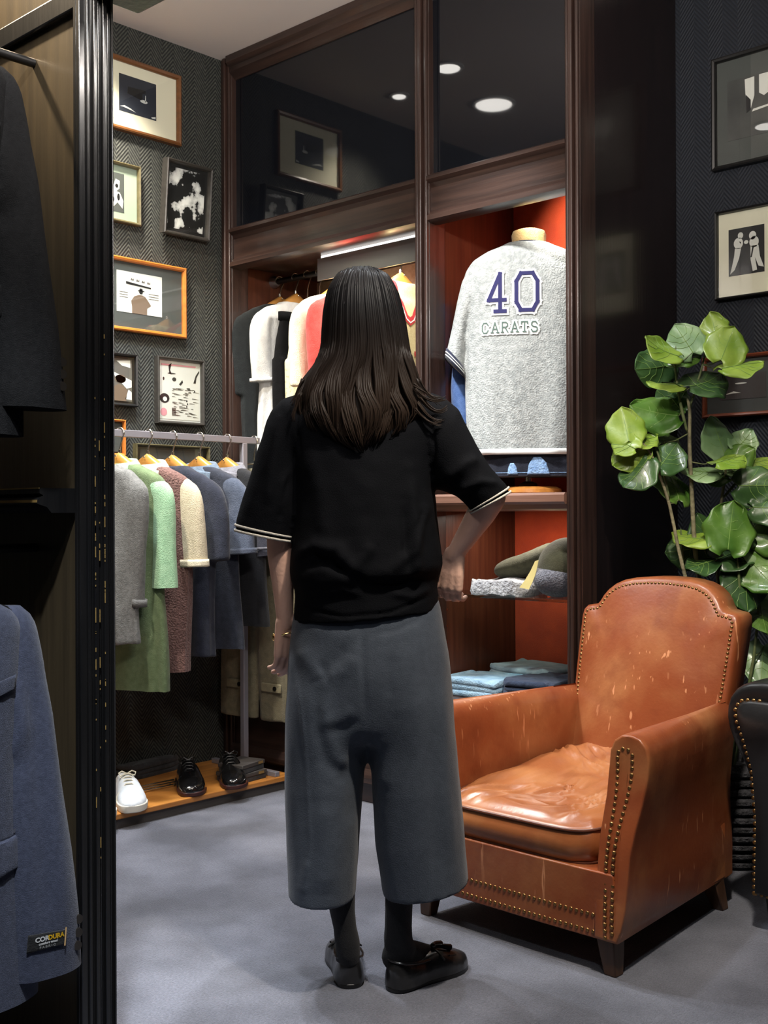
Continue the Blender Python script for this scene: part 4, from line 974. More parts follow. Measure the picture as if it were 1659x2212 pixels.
for i in range(1000):
    phi = rg.uniform(-2.2, 2.2) if i % 3 else rg.uniform(-1.5, 1.5)
    pe = end_py(phi, rg); lift = rg.uniform(-0.005, 0.003); ph = rg.uniform(0, 6.3); am = rg.uniform(0.01, 0.05); fr = rg.uniform(0.016, 0.03); lock = math.floor(phi * 5) * 1.7
    n = 26; pts = []; rad = []
    p0 = 586 + abs(rg.gauss(0, 5))
    for k in range(n):
        t = k / (n - 1); py = p0 + (pe - p0) * t
        g = ease(0, 1, (py - 720) / 180)
        f = phi * (1 - 0.12 * (1 - t)) + am * g * sin(py * fr + ph) * 1.2 + 0.10 * g * sin(py * 0.022 + lock)
        p = hair_pt(py, f, lift + 0.006 * g * sin(py * 0.03 + lock))
        if py > 900: p.y += 0.015 * ((py - 900) / 85) ** 2
        pts.append(p); rad.append((0.0031 + 0.0010 * sin(ph)) * (1 - 0.80 * ease(0, 1, (t - 0.72) / 0.28)))
    mb.tube(pts, rad, 5)
for x0, y0, x1, y1, x2, y2 in ((905, 820, 925, 862, 958, 862), (900, 840, 930, 880, 962, 858), (910, 860, 940, 905, 968, 880), (905, 870, 930, 912, 955, 908), (900, 885, 925, 920, 952, 915), (898, 830, 922, 850, 948, 872), (650, 850, 636, 880, 634, 905), (655, 820, 640, 850, 633, 872)):
    for k in range(7):
        j = lambda s_=4: rg.uniform(-s_, s_); A, B, C = pl(x0 + j(), y0 + j(), -.09 - .01 * rg.random()), pl(x1 + j(), y1 + j(), -.10), pl(x2 + j(6), y2 + j(6), -.10)
        mb.tube([A.lerp(B, t).lerp(B.lerp(C, t), t) for t in [q / 10 for q in range(11)]], [0.0022 * (1 - 0.75 * q / 10) for q in range(11)], 4)
hair = mb.build('hair', m_hair, pr, ang=180)
# ------------------------------------------------------------------ framed pictures
def wood(n, a, b, r=0.35): return wood_mat(n, lin(*a), lin(*b), r, 'x', coat=0.3)
m_fr_brown = wood('frame_brown', (92, 58, 30), (120, 76, 38)); m_fr_orange = wood('frame_orange', (168, 96, 36), (196, 118, 48)); m_fr_black = M('frame_black', lin(22, 22, 22), 0.35)
m_fr_olive = wood('frame_olive', (70, 66, 44), (96, 88, 60)); m_fr_dk = wood('frame_dark_grey', (44, 42, 40), (58, 56, 52)); m_fr_red = wood('frame_reddish', (92, 42, 22), (116, 56, 30))
m_mat_cream = M('mat_cream', lin(222, 218, 196), 0.85); m_mat_green = M('mat_sage', lin(150, 164, 148), 0.85); m_mat_grey = M('mat_dark_grey', lin(64, 66, 66), 0.85); m_mat_charcoal = M('mat_charcoal', lin(70, 74, 72), 0.85)
m_ink = M('ink_black', lin(18, 18, 20), 0.6); m_paper = M('paper_white', lin(206, 208, 204), 0.8); m_inkgrey = M('ink_grey', lin(96, 92, 86), 0.7); m_white = M('print_white', lin(214, 214, 208), 0.7); m_coatbrown = M('ink_brown', lin(112, 94, 78), 0.7); m_navyink = M('print_night', lin(26, 30, 42), 0.6, col2=lin(44, 50, 62), vs=4)
m_glow = M('print_pale', lin(206, 210, 208), 0.6); m_pink = M('print_pink', lin(206, 140, 150), 0.7)
def picture(label, x0, x1, z0, z1, org, rz, fm, fw, mm, img, pm, tilt=0.0, depth=0.025, gl=True):
    """frame in local x-z facing -y; img = print rectangle as fractions (l, r, b, t) of the opening"""
    w_, h_ = x1 - x0, z1 - z0
    t = thing('framed_picture', label, 'picture', org, rz); t.rotation_euler = (R(tilt), 0, rz)
    X0, X1, Z0, Z1 = -w_ / 2, w_ / 2, -h_ / 2, h_ / 2
    mb = MB()
    prof = [(0, 0), (-depth, 0), (-depth - 0.003, 0.3 * fw), (-depth, 0.75 * fw), (-depth * 0.7, fw), (0, fw)]
    cs = [(X0, Z0, 1, 1), (X1, Z0, -1, 1), (X1, Z1, -1, -1), (X0, Z1, 1, -1)]
    rings = [[(cx + sx * o_, y, cz + sz * o_) for y, o_ in prof] for cx, cz, sx, sz in cs]
    mb.loft(rings + rings[:1], False, False); mb.build('frame', fm, t, ang=25)
    MB().box((X0 + fw * 0.6, -depth * 0.42, Z0 + fw * 0.6), (X1 - fw * 0.6, -0.001, Z1 - fw * 0.6)).build('mat_board', mm, t, smooth=False)
    ox, oz, ow, oh = X0 + fw, Z0 + fw, w_ - 2 * fw, h_ - 2 * fw
    l, r, b, tp = img; a = (ox + l * ow, oz + b * oh); c = (ox + r * ow, oz + tp * oh)
    yp = -depth * 0.42 - 0.0012
    p = MB().box((a[0], yp, a[1]), (c[0], -depth * 0.42, c[1])).build('print', pm, t, smooth=False)
    if gl: MB().add([(X0 + fw * 0.7, -depth * 0.72, Z0 + fw * 0.7), (X1 - fw * 0.7, -depth * 0.72, Z0 + fw * 0.7), (X1 - fw * 0.7, -depth * 0.72, Z1 - fw * 0.7), (X0 + fw * 0.7, -depth * 0.72, Z1 - fw * 0.7)], [(0, 1, 2, 3)]).build('glass', m_glass, t, smooth=False)
    def put(name, mat, polys, k=1):
        mb = MB()
        for pl_ in polys:
            mb.prism([(a[0] + u * (c[0] - a[0]), a[1] + v * (c[1] - a[1])) for u, v in pl_], yp - 0.0007 * k, yp - 0.0001 + 0.0)
        return mb.build(name, mat, p, smooth=False)
    return t, put
def on_left(pxs, top, bot, **k):
    """rectangle on the left wall from its right edge px and a left edge px, top and bottom pixel at the right edge"""
    A = at(pxs[0], 600, x=XL); B = at(pxs[1], top, x=XL); C = at(pxs[1], bot, x=XL)
    return A.y, B.y, C.z, B.z
def left_pic(label, pxs, top, bot, *a, **k):
    y0, y1, z0, z1 = on_left(pxs, top, bot)
    return picture(label, 0, y1 - y0, 0, z1 - z0, (XL + 0.0005, (y0 + y1) / 2, (z0 + z1) / 2), R(90), *a, **k)
def oval(cx, cy, rx, ry, n=18, a0=0.0): return [(cx + rx * cos(2 * PI * k / n + a0), cy + ry * sin(2 * PI * k / n + a0)) for k in range(n)]
t, put = left_pic('wide cream-matted night photograph in brown frame, topmost on the left wall', (203, 384), 168, 319, m_fr_brown, 0.018, m_mat_cream, (0.25, 0.73, 0.24, 0.82), m_navyink)
put('image_detail', m_ink, [[(0.22, 0.52), (0.62, 0.44), (0.62, 0.62), (0.72, 0.66), (0.70, 0.74), (0.22, 0.70)]])
put('image_detail', m_glow, [oval(0.66, 0.42, 0.10, 0.045), [(0.69, 0.42), (0.72, 0.42), (0.715, 0.60), (0.70, 0.60)], [(0.02, 0.12), (0.14, 0.17), (0.30, 0.13), (0.44, 0.06), (0.30, 0.09), (0.12, 0.12)], [(0.86, 0.06), (0.98, 0.10), (0.98, 0.04), (0.88, 0.03)]])
t, put = left_pic('sage-matted drawing in narrow olive frame, left of the tilted black and white photograph', (186, 297), 364, 491, m_fr_olive, 0.012, m_mat_green, (0.24, 0.72, 0.14, 0.86), m_mat_charcoal)
put('image_detail', m_white, [[(0.2, 0.3), (0.5, 0.62), (0.62, 0.84), (0.8, 0.80), (0.78, 0.6), (0.64, 0.52), (0.8, 0.5), (0.96, 0.3), (0.92, 0.1), (0.7, 0.24), (0.5, 0.1), (0.3, 0.14)]])
put('image_detail', m_ink, [oval(0.66, 0.66, 0.07, 0.05), oval(0.74, 0.38, 0.06, 0.09), oval(0.5, 0.3, 0.05, 0.07)], 2)
A, B = at(338, 430, x=XL), at(436, 372, x=XL); C = at(436, 525, x=XL)
t, put = picture('black and white crowd photograph in deep dark frame tilted off the left wall', 0, B.y - A.y, 0, B.z - C.z, (XL + 0.03, (A.y + B.y) / 2, (B.z + C.z) / 2), R(90), m_fr_dk, 0.014, m_fr_black, (0.06, 0.94, 0.05, 0.95),
                 blotch_mat('crowd_photo', [lin(10, 10, 11), lin(16, 16, 17), lin(176, 178, 178), lin(224, 226, 224)], 16, 4, [0.40, 0.505, 0.53, 0.62]), 5.0, 0.035)
t, put = left_pic('orange wood framed print of man in hat, under the tilted crowd photograph', (210, 395), 582, 733, m_fr_orange, 0.016, m_mat_charcoal, (0.17, 0.74, 0.23, 0.86), m_paper)
put('image_detail', m_coatbrown, [[(0.33, 0.0), (0.66, 0.0), (0.66, 0.16), (0.75, 0.24), (0.69, 0.34), (0.62, 0.44), (0.56, 0.47), (0.48, 0.47), (0.38, 0.42), (0.31, 0.30), (0.33, 0.16)]])
put('image_detail', m_ink, [oval(0.525, 0.545, 0.04, 0.05), [(0.46, 0.565), (0.60, 0.565), (0.60, 0.58), (0.56, 0.59), (0.555, 0.63), (0.50, 0.635), (0.49, 0.59), (0.46, 0.58)], [(0.20, 0.70), (0.74, 0.66), (0.75, 0.69), (0.30, 0.745), (0.20, 0.76)]], 2)
put('image_detail', m_inkgrey, [[(0.30 + 0.12 * k, 0.80 - 0.01 * k), (0.37 + 0.12 * k, 0.80 - 0.01 * k), (0.37 + 0.12 * k, 0.86 - 0.01 * k), (0.35 + 0.12 * k, 0.82 - 0.01 * k), (0.32 + 0.12 * k, 0.86 - 0.01 * k)] for k in range(4)] + [[(0.06, 0.36 + 0.06 * k), (0.24, 0.36 + 0.06 * k), (0.24, 0.372 + 0.06 * k), (0.06, 0.372 + 0.06 * k)] for k in range(3)] + [[(0.70, 0.40 + 0.06 * k), (0.92, 0.40 + 0.06 * k), (0.92, 0.412 + 0.06 * k), (0.70, 0.412 + 0.06 * k)] for k in range(3)])
t, put = left_pic('small portrait photograph in black frame left of the newspaper page print', (196, 290), 768, 880, m_fr_black, 0.011, m_fr_black, (0.05, 0.95, 0.05, 0.95), m_inkgrey)
put('image_detail', m_white, [[(0.55, 0.94), (0.95, 0.98), (0.95, 0.80), (0.7, 0.84)], [(0.45, 0.68), (0.99, 0.50), (0.99, 0.34), (0.84, 0.30), (0.70, 0.42), (0.56, 0.44)], [(0.8, 0.05), (0.99, 0.04), (0.99, 0.22), (0.9, 0.28)]])
put('image_detail', m_coatbrown, [[(0.3, 0.0), (0.82, 0.0), (0.86, 0.26), (0.74, 0.36), (0.6, 0.4), (0.42, 0.3)], oval(0.66, 0.52, 0.16, 0.10)])
t, put = left_pic('newspaper page with inky portraits in dark frame, just above the clothes rack', (332, 434), 781, 921, m_fr_dk, 0.013, m_paper, (0.02, 0.98, 0.03, 0.98), M('newsprint', lin(206, 206, 198), 0.8))
rg = random.Random(5)
put('image_detail', m_ink, [oval(0.12, 0.36, 0.12, 0.085), oval(0.30, 0.80, 0.10, 0.012, a0=0.4), [(0.22, 0.94), (0.30, 0.98), (0.26, 0.86), (0.30, 0.78), (0.24, 0.80)], [(0.84, 0.66), (0.90, 0.80), (0.99, 0.90), (0.99, 0.86), (0.92, 0.76), (0.90, 0.66)], oval(0.36, 0.70, 0.05, 0.035), [(0.48, 0.62), (0.56, 0.70), (0.58, 0.66), (0.52, 0.60)], oval(0.10, 0.70, 0.02, 0.03)] + [[(u, v), (u + 0.025, v), (u + 0.025, v + 0.03), (u, v + 0.03)] for u, v in ((0.66, 0.22), (0.68, 0.27), (0.66, 0.32), (0.86, 0.5), (0.72, 0.54))])
put('image_detail', m_white, [oval(0.13, 0.345, 0.05, 0.04)], 2)
put('image_detail', m_inkgrey, [[(u, v), (u + rg.uniform(0.05, 0.16), v), (u + 0.05, v + 0.012), (u, v + 0.012)] for u, v in [(rg.uniform(0.3, 0.84), rg.uniform(0.04, 0.56)) for _ in range(60)]] + [[(0.30, 0.08), (0.40, 0.08), (0.40, 0.20), (0.30, 0.20)]])
put('image_detail', m_pink, [oval(0.10, 0.12, 0.08, 0.07), [(0.04, 0.93), (0.9, 0.94), (0.9, 0.965), (0.04, 0.96)]])
t, put = left_pic('small orange-brown frame low on the left wall at the rack end', (206, 264), 908, 985, m_fr_orange, 0.009, m_fr_black, (0.05, 0.95, 0.05, 0.95), m_mat_charcoal)
t, put = left_pic('wide dark picture in pale wood frame behind the rack hangers', (285, 446), 966, 1080, m_fr_olive, 0.010, m_fr_black, (0.05, 0.95, 0.05, 0.95), m_mat_grey)
def back_pic(label, px0, px1, pyt, pyb, *a, **k):
    A, B, C = at(px0, pyt, y=YN), at(px1, pyt, y=YN), at(px0, pyb, y=YN)
    return picture(label, 0, B.x - A.x, 0, A.z - C.z, ((A.x + B.x) / 2, YN - 0.0005, (A.z + C.z) / 2), 0.0, *a, **k)
t, put = back_pic('dark-matted black and white photograph in black frame, topmost on the navy wall', 1543, 1740, 134, 374, m_fr_black, 0.016, m_mat_charcoal, (0.13, 0.86, 0.22, 0.80), M('dim_photo', lin(48, 50, 50), 0.6, col2=lin(66, 68, 66), vs=8))
put('image_detail', m_white, [[(0.30, 0.96), (0.46, 0.97), (0.46, 0.66), (0.40, 0.46), (0.36, 0.46), (0.31, 0.72)], [(0.54, 0.98), (0.70, 0.98), (0.70, 0.66), (0.62, 0.62), (0.54, 0.68)], [(0.42, 0.40), (0.80, 0.44), (0.80, 0.47), (0.44, 0.44)]])
put('image_detail', m_ink, [[(0.32, 0.70), (0.40, 0.60), (0.40, 0.44), (0.33, 0.40)]], 2)
t, put = back_pic('cream-matted photograph of two ball players in black frame on the navy wall', 1550, 1700, 462, 652, m_fr_black, 0.010, m_mat_cream, (0.16, 0.72, 0.24, 0.80), m_ink)
put('image_detail', m_white, [oval(0.34, 0.84, 0.075, 0.07), oval(0.28, 0.68, 0.13, 0.12), [(0.18, 0.58), (0.36, 0.58), (0.30, 0.36), (0.17, 0.12), (0.04, 0.04), (0.10, 0.22), (0.16, 0.42)], oval(0.68, 0.80, 0.10, 0.09), oval(0.72, 0.66, 0.13, 0.12), [(0.62, 0.58), (0.84, 0.58), (0.88, 0.34), (0.99, 0.10), (0.84, 0.14), (0.74, 0.34), (0.80, 0.06), (0.68, 0.04), (0.62, 0.30)], oval(0.50, 0.68, 0.06, 0.04)])
put('image_detail', m_ink, [[(0.68, 0.58), (0.72, 0.58), (0.66, 0.34), (0.62, 0.34)], [(0.30, 0.72), (0.36, 0.70), (0.34, 0.66)]], 2)
t, put = back_pic('reddish-brown framed dark photograph behind the plant on the navy wall', 1523, 1700, 775, 905, m_fr_red, 0.014, m_mat_grey, (0.18, 0.80, 0.25, 0.72), M('dusk_photo', lin(46, 42, 44), 0.6, col2=lin(66, 60, 60), vs=7))
put('image_detail', m_white, [oval(0.46, 0.62, 0.13, 0.03), [(0.1, 0.2), (0.3, 0.32), (0.46, 0.24), (0.3, 0.24)]])

# ------------------------------------------------------------------ garments
def fab(n, c, c2=None, rough=0.9, vs=50, bump=0.3, bs=300, sheen=0.15, spec=0.25): return M(n, lin(*c), rough, spec=spec, col2=lin(*(c2 or tuple(min(255, int(q * 1.10 + 3)) for q in c))), vs=vs, bump=bump, bs=bs, sheen=sheen)
def hook(parent, top=0.0, neck=-0.10, r=0.021, mat=None):
    """hanger hook over a rail whose top is at z=0"""
    pts = [(r * cos(a), 0, -r + 0.004 + r * sin(a) + 0.0) for a in [R(200 - 20 * k) for k in range(13)]]
    pts += [(0.006, 0, -0.055), (0.0, 0, -0.075), (0, 0, neck)]
    return MB().tube(pts, 0.0028, 7).build('hook', mat or m_chrome, parent)
def shaped_hanger(label, loc, rz, drop=0.105, half=0.165, group=None):
    t = thing('wooden_hanger', label, 'hanger', loc, rz, group)
    hook(t, neck=-drop + 0.012)
    mb = MB(); rings = []
    for i in range(25):
        u = -1 + 2 * i / 24; x = u * half; z = -drop + 0.004 - 0.105 * abs(u) ** 1.15; th = 0.017 + 0.006 * abs(u); hh = 0.026 * (1 - 0.5 * abs(u))
        rings.append(sell(0, 0.014 * (abs(u) ** 2), 0, 0, 0, 4) if False else [(x, 0.012 * abs(u) ** 2 + th * math.copysign(abs(cos(a)) ** 0.7, cos(a)), z - 0.012 + hh * math.copysign(abs(sin(a)) ** 0.7, sin(a))) for a in [2 * PI * k / 14 for k in range(14)]])
    mb.loft(rings); mb.build('shoulder_bar', m_hanger, t)
    MB().lathe([(0.0055, -drop + 0.012), (0.0055, -drop + 0.028), (0.003, -drop + 0.03)], n=10).build('ferrule', m_chrome, t)
    MB().sphere((0.0, -0.022, -drop + 0.004), (0.004, 0.002, 0.004), 8, 6).build('emblem', m_chrome, t)
    return t
def top_garment(name, label, cat, loc, rz, body_m, sleeve_m=None, drop=0.135, length=0.70, half=0.205, thick=0.036, sl_len=0.26, sl_w=0.060, sl_out=0.03, collar=None, trims=(), seed=0, group=None, flare=1.0, sl_thick=0.027, fold=0.06, rib=None):
    """shirt hanging from a hanger at loc (rail top); x across the shoulders, -y the front"""
    rg = random.Random(seed)
    t = thing(name, label, cat, loc, rz, group)
    ph = rg.uniform(0, 6); k = rg.choice([5, 6, 7]); mb = MB(); rings = []
    prof = [(0.0, 0.080, 0.034), (0.010, 0.100, 0.036), (0.026, 0.145, 0.036), (0.045, half * 0.88, 0.034), (0.060, half * 0.97, 0.033), (0.085, half * 0.99, thick * 0.95), (0.13, half * 0.97, thick), (0.22, half * 0.95, thick), (0.5 * length, half * 0.96 * (flare + 1) / 2, thick * 1.15), (length, half * 0.98 * flare, thick * 1.3)]
    n = 46
    for i in range(n + 1):
        zt = length * (i / n) ** 1.3; hx, hy = interp(prof, zt)
        f = fold * ease(0, 1, (zt - 0.10) / 0.3)
        rings.append([(x + 0.006 * sin(zt * 9 + ph), y + 0.010 * sin(zt * 5 + ph * 2) * ease(0, 1, zt / length), z) for x, y, z in sell(0, 0, -drop - zt, hx, hy * (1 - 0.1 * f), 64, 2.5, fold=f * 2.6, k=k, ph=ph)])
    def sleeve_rings(sx):
        so_ = sl_out if sx > 0 else min(sl_out, -0.012); ph2 = rg.uniform(0, 6); tw = rg.uniform(-0.012, 0.012); ns = 26; rr = []
        ctl = [Vector((sx * (half - 0.075), 0, -drop - 0.075)), Vector((sx * (half - 0.032), 0, -drop - 0.098)), Vector((sx * (half - 0.008 + so_ * 0.15), 0, -drop - 0.155)), Vector((sx * (half + so_ - 0.012), tw, -drop - 0.085 - sl_len))]
        W = (0.040, 0.050, 0.057 * sl_w / 0.06, sl_w)
        for i in range(ns + 1):
            u = i / ns; q = [(0, 1), (1, 2), (2, 3)]; seg = 0 if u < 0.15 else 1 if u < 0.35 else 2; a0, a1 = (0, 0.15) if seg == 0 else (0.15, 0.35) if seg == 1 else (0.35, 1.0)
            v = (u - a0) / (a1 - a0); P_ = lambda m_: ctl[max(0, min(3, m_))]
            p0, p1, p2, p3 = P_(seg - 1), P_(seg), P_(seg + 1), P_(seg + 2)
            c = 0.5 * ((2 * p1) + (p2 - p0) * v + (2 * p0 - 5 * p1 + 4 * p2 - p3) * v * v + (3 * p1 - p0 - 3 * p2 + p3) * v ** 3)
            d = (0.5 * ((p2 - p0) + 2 * (2 * p0 - 5 * p1 + 4 * p2 - p3) * v + 3 * (3 * p1 - p0 - 3 * p2 + p3) * v * v)).normalized()
            ax = Vector((-d.z, 0, d.x)).normalized(); wv = W[seg] + (W[min(3, seg + 1)] - W[seg]) * v; f = 0.16 * max(0, u - 0.1); ring = []
            for q in range(32):
                an = 2 * PI * q / 32; s_ = 1 + f * sin(3 * an + ph2 + 2 * u) + 0.6 * f * sin(5 * an - ph2)
                ring.append(tuple(c + ax * wv * math.copysign(abs(cos(an)) ** 0.85, cos(an)) + Vector((0, sl_thick * (0.95 + 0.25 * u) * math.copysign(abs(sin(an)) ** 0.85, sin(an)) * s_, 0))))
            rr.append(ring)
        return rr
    SLV = [(sx, sleeve_rings(sx)) for sx in (1, -1)] if sl_len else []
    if sleeve_m is None:
        mb.loft(rings)
        for sx, rr in SLV: mb.loft(rr)
        o = mb.build('body', body_m, t, voxel=0.0065, smo=3)
        ruffle(o, 0.009, 11, (1, 1, 0.20), seed * 1.3); ruffle(o, 0.003, 26, (1, 1, 0.35), seed * 2.1)
        own = {1: o, -1: o}
    else:
        mb.loft(rings); o = mb.build('body', body_m, t, ang=70); ruffle(o, 0.008, 11, (1, 1, 0.20), seed * 1.3); own = {}
        for sx, rr in SLV:
            own[sx] = MB().loft(rr).build('sleeve', sleeve_m, t, ang=70); ruffle(own[sx], 0.006, 16, (1, 1, 0.22), seed * 1.7)
    res = {'root': t, 'body': o}
    for sx, rr in SLV:
        for tm, u0, u1 in trims:
            ns = len(rr) - 1; part = rr[int(round(u0 * ns)):int(round(u1 * ns)) + 1]; tb = MB()
            cc = [sum((Vector(p) for p in r), Vector()) / len(r) for r in part]
            tb.loft([[tuple(c + (Vector(p) - c) * 1.06 + (Vector(p) - c).normalized() * 0.004) for p in r] for r, c in zip(part, cc)], False, False)
            to = tb.build('cuff', tm, own[sx]); m = to.modifiers.new('s', 'SOLIDIFY'); m.thickness = 0.003
    if collar:
        ck = 1.0
        mb = MB(); mb.loft([[(hx * cos(a), hy * sin(a), -drop + z + 0.012 * sin(a)) for a in [2 * PI * q / 40 for q in range(40)]] for hx, hy, z in ((0.074, 0.034, -0.008), (0.070, 0.034, 0.010), (0.076, 0.040, 0.016), (0.090, 0.046, -0.002), (0.104, 0.050, -0.024))], False, False)
        co = mb.build('collar', collar, t, ang=80); m = co.modifiers.new('s', 'SOLIDIFY'); m.thickness = 0.0025
        for sx in (-1, 1):
            cp = MB().loft([[(sx * (0.014 + 0.078 * u), -0.050 - 0.004 * sin(u * PI) - 0.003 * v, -drop - 0.008 - 0.012 * u - v * (0.082 - 0.050 * u)) for u in [q / 8 for q in range(9)]] for v in [q / 6 for q in range(7)]], False, False, False)
            cpo = cp.build('collar_point', collar, co); m = cpo.modifiers.new('s', 'SOLIDIFY'); m.thickness = 0.003
    elif rib:
        mb = MB(); mb.loft([[(0.083 * q * cos(a), 0.037 * q * sin(a), -drop + dz + 0.010 * sin(a)) for a in [2 * PI * k_ / 36 for k_ in range(36)]] for q, dz in ((1.06, -0.006), (1.0, 0.006), (0.94, 0.008))], False, False)
        co = mb.build('neck_rib', rib, t); m = co.modifiers.new('s', 'SOLIDIFY'); m.thickness = 0.0025
    return res
def rack_y(px, x=-3.60): return at(px, 930, x=x).y

# ---- clothes rack along the left wall
RX, RZ = -3.60, 1.405
m_rail = m_steel_grey
rk = thing('clothes_rack', 'grey square-tube clothes rack along the left wall', 'clothes rack', (0, 0, 0))
MB().box((RX - 0.011, 1.42, RZ - 0.026), (RX + 0.011, 3.095, RZ)).build('top_rail', m_rail, rk, bevel=0.002)
for y in (1.50, 3.015):
    MB().box((RX - 0.012, y - 0.012, 0.076), (RX + 0.012, y + 0.012, RZ - 0.026)).build('upright', m_rail, rk, bevel=0.002)
    MB().box((RX - 0.2, y - 0.012, 0.056), (RX + 0.2, y + 0.012, 0.076)).build('foot_bar', m_rail, rk, bevel=0.002)
m_oliv = fab('khaki_cotton', (110, 104, 82), (128, 120, 96))
HZ = RZ + 0.0035
G = 'shirts on the clothes rack'; GH = 'wooden hangers on the clothes rack'
rack = [
    (2.335, 'sweatshirt', 'pale grey sweatshirt at the near end of the rack', 'sweatshirt', dict(body_m=fab('grey_marl', (100, 101, 100), (118, 119, 118), vs=90), sl_len=0.42, length=0.64, sl_out=-0.03, sl_w=0.052, trims=((fab('grey_rib', (92, 92, 91)), 0.92, 1.0),), half=0.195, seed=3)),
    (2.425, 'shirt', 'long mint green short-sleeved shirt next to the grey sweatshirt', 'shirt', dict(body_m=fab('sage_cotton', (92, 110, 78), (106, 124, 90)), sleeve_m=fab('mint_cotton', (142, 182, 146), (158, 196, 160)), length=0.82, sl_len=0.36, sl_out=0.015, sl_w=0.052, collar=fab('mint_collar', (150, 190, 154)), seed=4, flare=1.06)),
    (2.55, 'polo_shirt', 'mauve brown knit polo shirt with cream collar and cream sleeves', 'polo shirt', dict(body_m=fab('mauve_knit', (96, 70, 66), (122, 92, 86), vs=120, bump=0.6, bs=160), sleeve_m=fab('oat_cotton', (188, 176, 150), (202, 190, 164)), length=0.76, sl_len=0.29, sl_out=0.015, collar=fab('oat_collar', (208, 200, 180)), trims=((fab('oat_cuff', (204, 196, 174)), 0.88, 1.0),), seed=5)),
    (2.664, 'tee_shirt', 'plain dark navy tee between the mauve polo and the slate shirt', 'T-shirt', dict(body_m=fab('navy_jersey', (32, 36, 48), (40, 44, 58)), length=0.72, sl_len=0.27, sl_out=0.02, seed=6)),
    (2.793, 'shirt', 'slate blue short-sleeved shirt right of the navy tee', 'shirt', dict(body_m=fab('dark_slate', (38, 42, 52), (48, 52, 64)), sleeve_m=fab('slate', (64, 72, 88), (78, 86, 102)), length=0.70, sl_len=0.25, sl_out=0.02, collar=fab('slate_collar', (96, 110, 126)), trims=((fab('slate_cuff', (56, 62, 76)), 0.9, 1.0),), seed=7)),
    (2.93, 'polo_shirt', 'washed grey polo shirt at the far end of the rack', 'polo shirt', dict(body_m=fab('black_cotton_shirt', (24, 25, 28), (30, 31, 35)), sleeve_m=fab('grey_blue', (78, 80, 92), (92, 94, 106)), length=0.62, sl_len=0.26, sl_out=0.02, collar=fab('grey_collar', (116, 116, 124)), trims=((fab('grey_cuff', (120, 120, 128)), 0.84, 0.9),), seed=8)),
]
names_h = ['grey sweatshirt', 'mint green shirt', 'mauve polo shirt', 'navy tee on the rack', 'slate blue shirt', 'washed grey polo shirt']
for (y, nm, lb_, ct, kw), hn in zip(rack, names_h):
    shaped_hanger('curved wooden hanger carrying the ' + hn, (RX, y, HZ), R(12 + random.Random(y).uniform(-3, 3)), group=GH)
    top_garment(nm, lb_, ct, (RX, y, HZ), R(12 + random.Random(y).uniform(-3, 3)), group=G, **kw)
def clip_hanger(label, loc, rz, group=None, wood_bar=False, wd=0.17, drop=0.11):
    t = thing('clip_hanger', label, 'hanger', loc, rz, group)
    hook(t, neck=-drop + 0.01)
    if wood_bar: MB().box((-wd, -0.014, -drop - 0.02), (wd, 0.014, -drop + 0.012)).build('clamp_bar', m_hanger, t, bevel=0.004)
    else: 
        MB().tube([(-wd, 0, -drop), (wd, 0, -drop)], 0.004, 8).build('cross_bar', m_chrome, t)
        for s in (-1, 1): MB().tube([(s * (wd - 0.03), -0.008, -drop + 0.014), (s * (wd - 0.03), -0.010, -drop - 0.03)], [0.010, 0.006], 8, flat=0.7).tube([(s * (wd - 0.03), 0.008, -drop + 0.014), (s * (wd - 0.03), 0.010, -drop - 0.03)], [0.010, 0.006], 8, flat=0.7).build('clip', m_chrome, t)
    return t
def trousers(name, label, loc, rz, mat, length=0.95, drop=0.13, wd=0.19, legw=0.115, group=None, seed=0, tabs=None, th=0.036):
    t = thing(name, label, 'trousers', loc, rz, group); rg = random.Random(seed); mb = MB()
    ph = rg.uniform(0, 6)
    mb.loft([sell(0, 0, -drop - z, hx, hy, 40, 3, fold=0.05, k=5, ph=ph) for z, hx, hy in ((0, wd, th * .6), (.04, wd, th * .7), (.12, wd * 1.10, th * .95), (.22, (wd * .56 + legw) * 1.0, th), (.27, wd * .56 + legw, th))])
    for s in (-1, 1):
        mb.loft([sell(s * (wd * 0.56 + 0.012 * (z / length)), 0.005 * sin(z * 6 + ph + s), -drop - z, legw * (1 - 0.12 * z / length), th * (1 + 0.1 * sin(z * 5)), 36, 2.6, fold=0.10, k=5, ph=ph + s) for z in [0.20 + (length - 0.20) * i / 16 for i in range(17)]])
    o = mb.build('cloth', mat, t, voxel=0.007, smo=3); ruffle(o, 0.005, 9, (1, 1, 0.2), seed)
    wb = MB().loft([[(x * 1.02, y * 1.06, z) for x, y, z in sell(0, 0, -drop - z, wd, th * .68, 40, 3)] for z in (0.0, 0.036)], False, False).build('waistband', mat, t); m = wb.modifiers.new('s', 'SOLIDIFY'); m.thickness = 0.004
    if tabs:
        for s in (-1, 1):
            tb = MB().box((s * wd * 0.56 - 0.06, -th - 0.010, -drop - length + 0.12), (s * wd * 0.56 + 0.05, -th - 0.002, -drop - length + 0.155)).build('ankle_tab', tabs, t, bevel=0.003)
            MB().tube([(s * wd * 0.56 + 0.02, -th - 0.009, -drop - length + 0.137), (s * wd * 0.56 + 0.02, -th - 0.014, -drop - length + 0.137)], 0.009, 12).build('tab_button', m_blackp, tb)
    return t
cl = clip_hanger('metal clip hanger at the far end of the rack', (RX, 3.070, HZ), R(3))
trousers('trousers', 'long khaki trousers with ankle tabs hanging at the far rack end', (RX + 0.03, 3.072, HZ), R(3), m_oliv, length=1.02, wd=0.185, legw=0.125, th=0.026, tabs=fab('khaki_tab', (128, 120, 94)), seed=2)

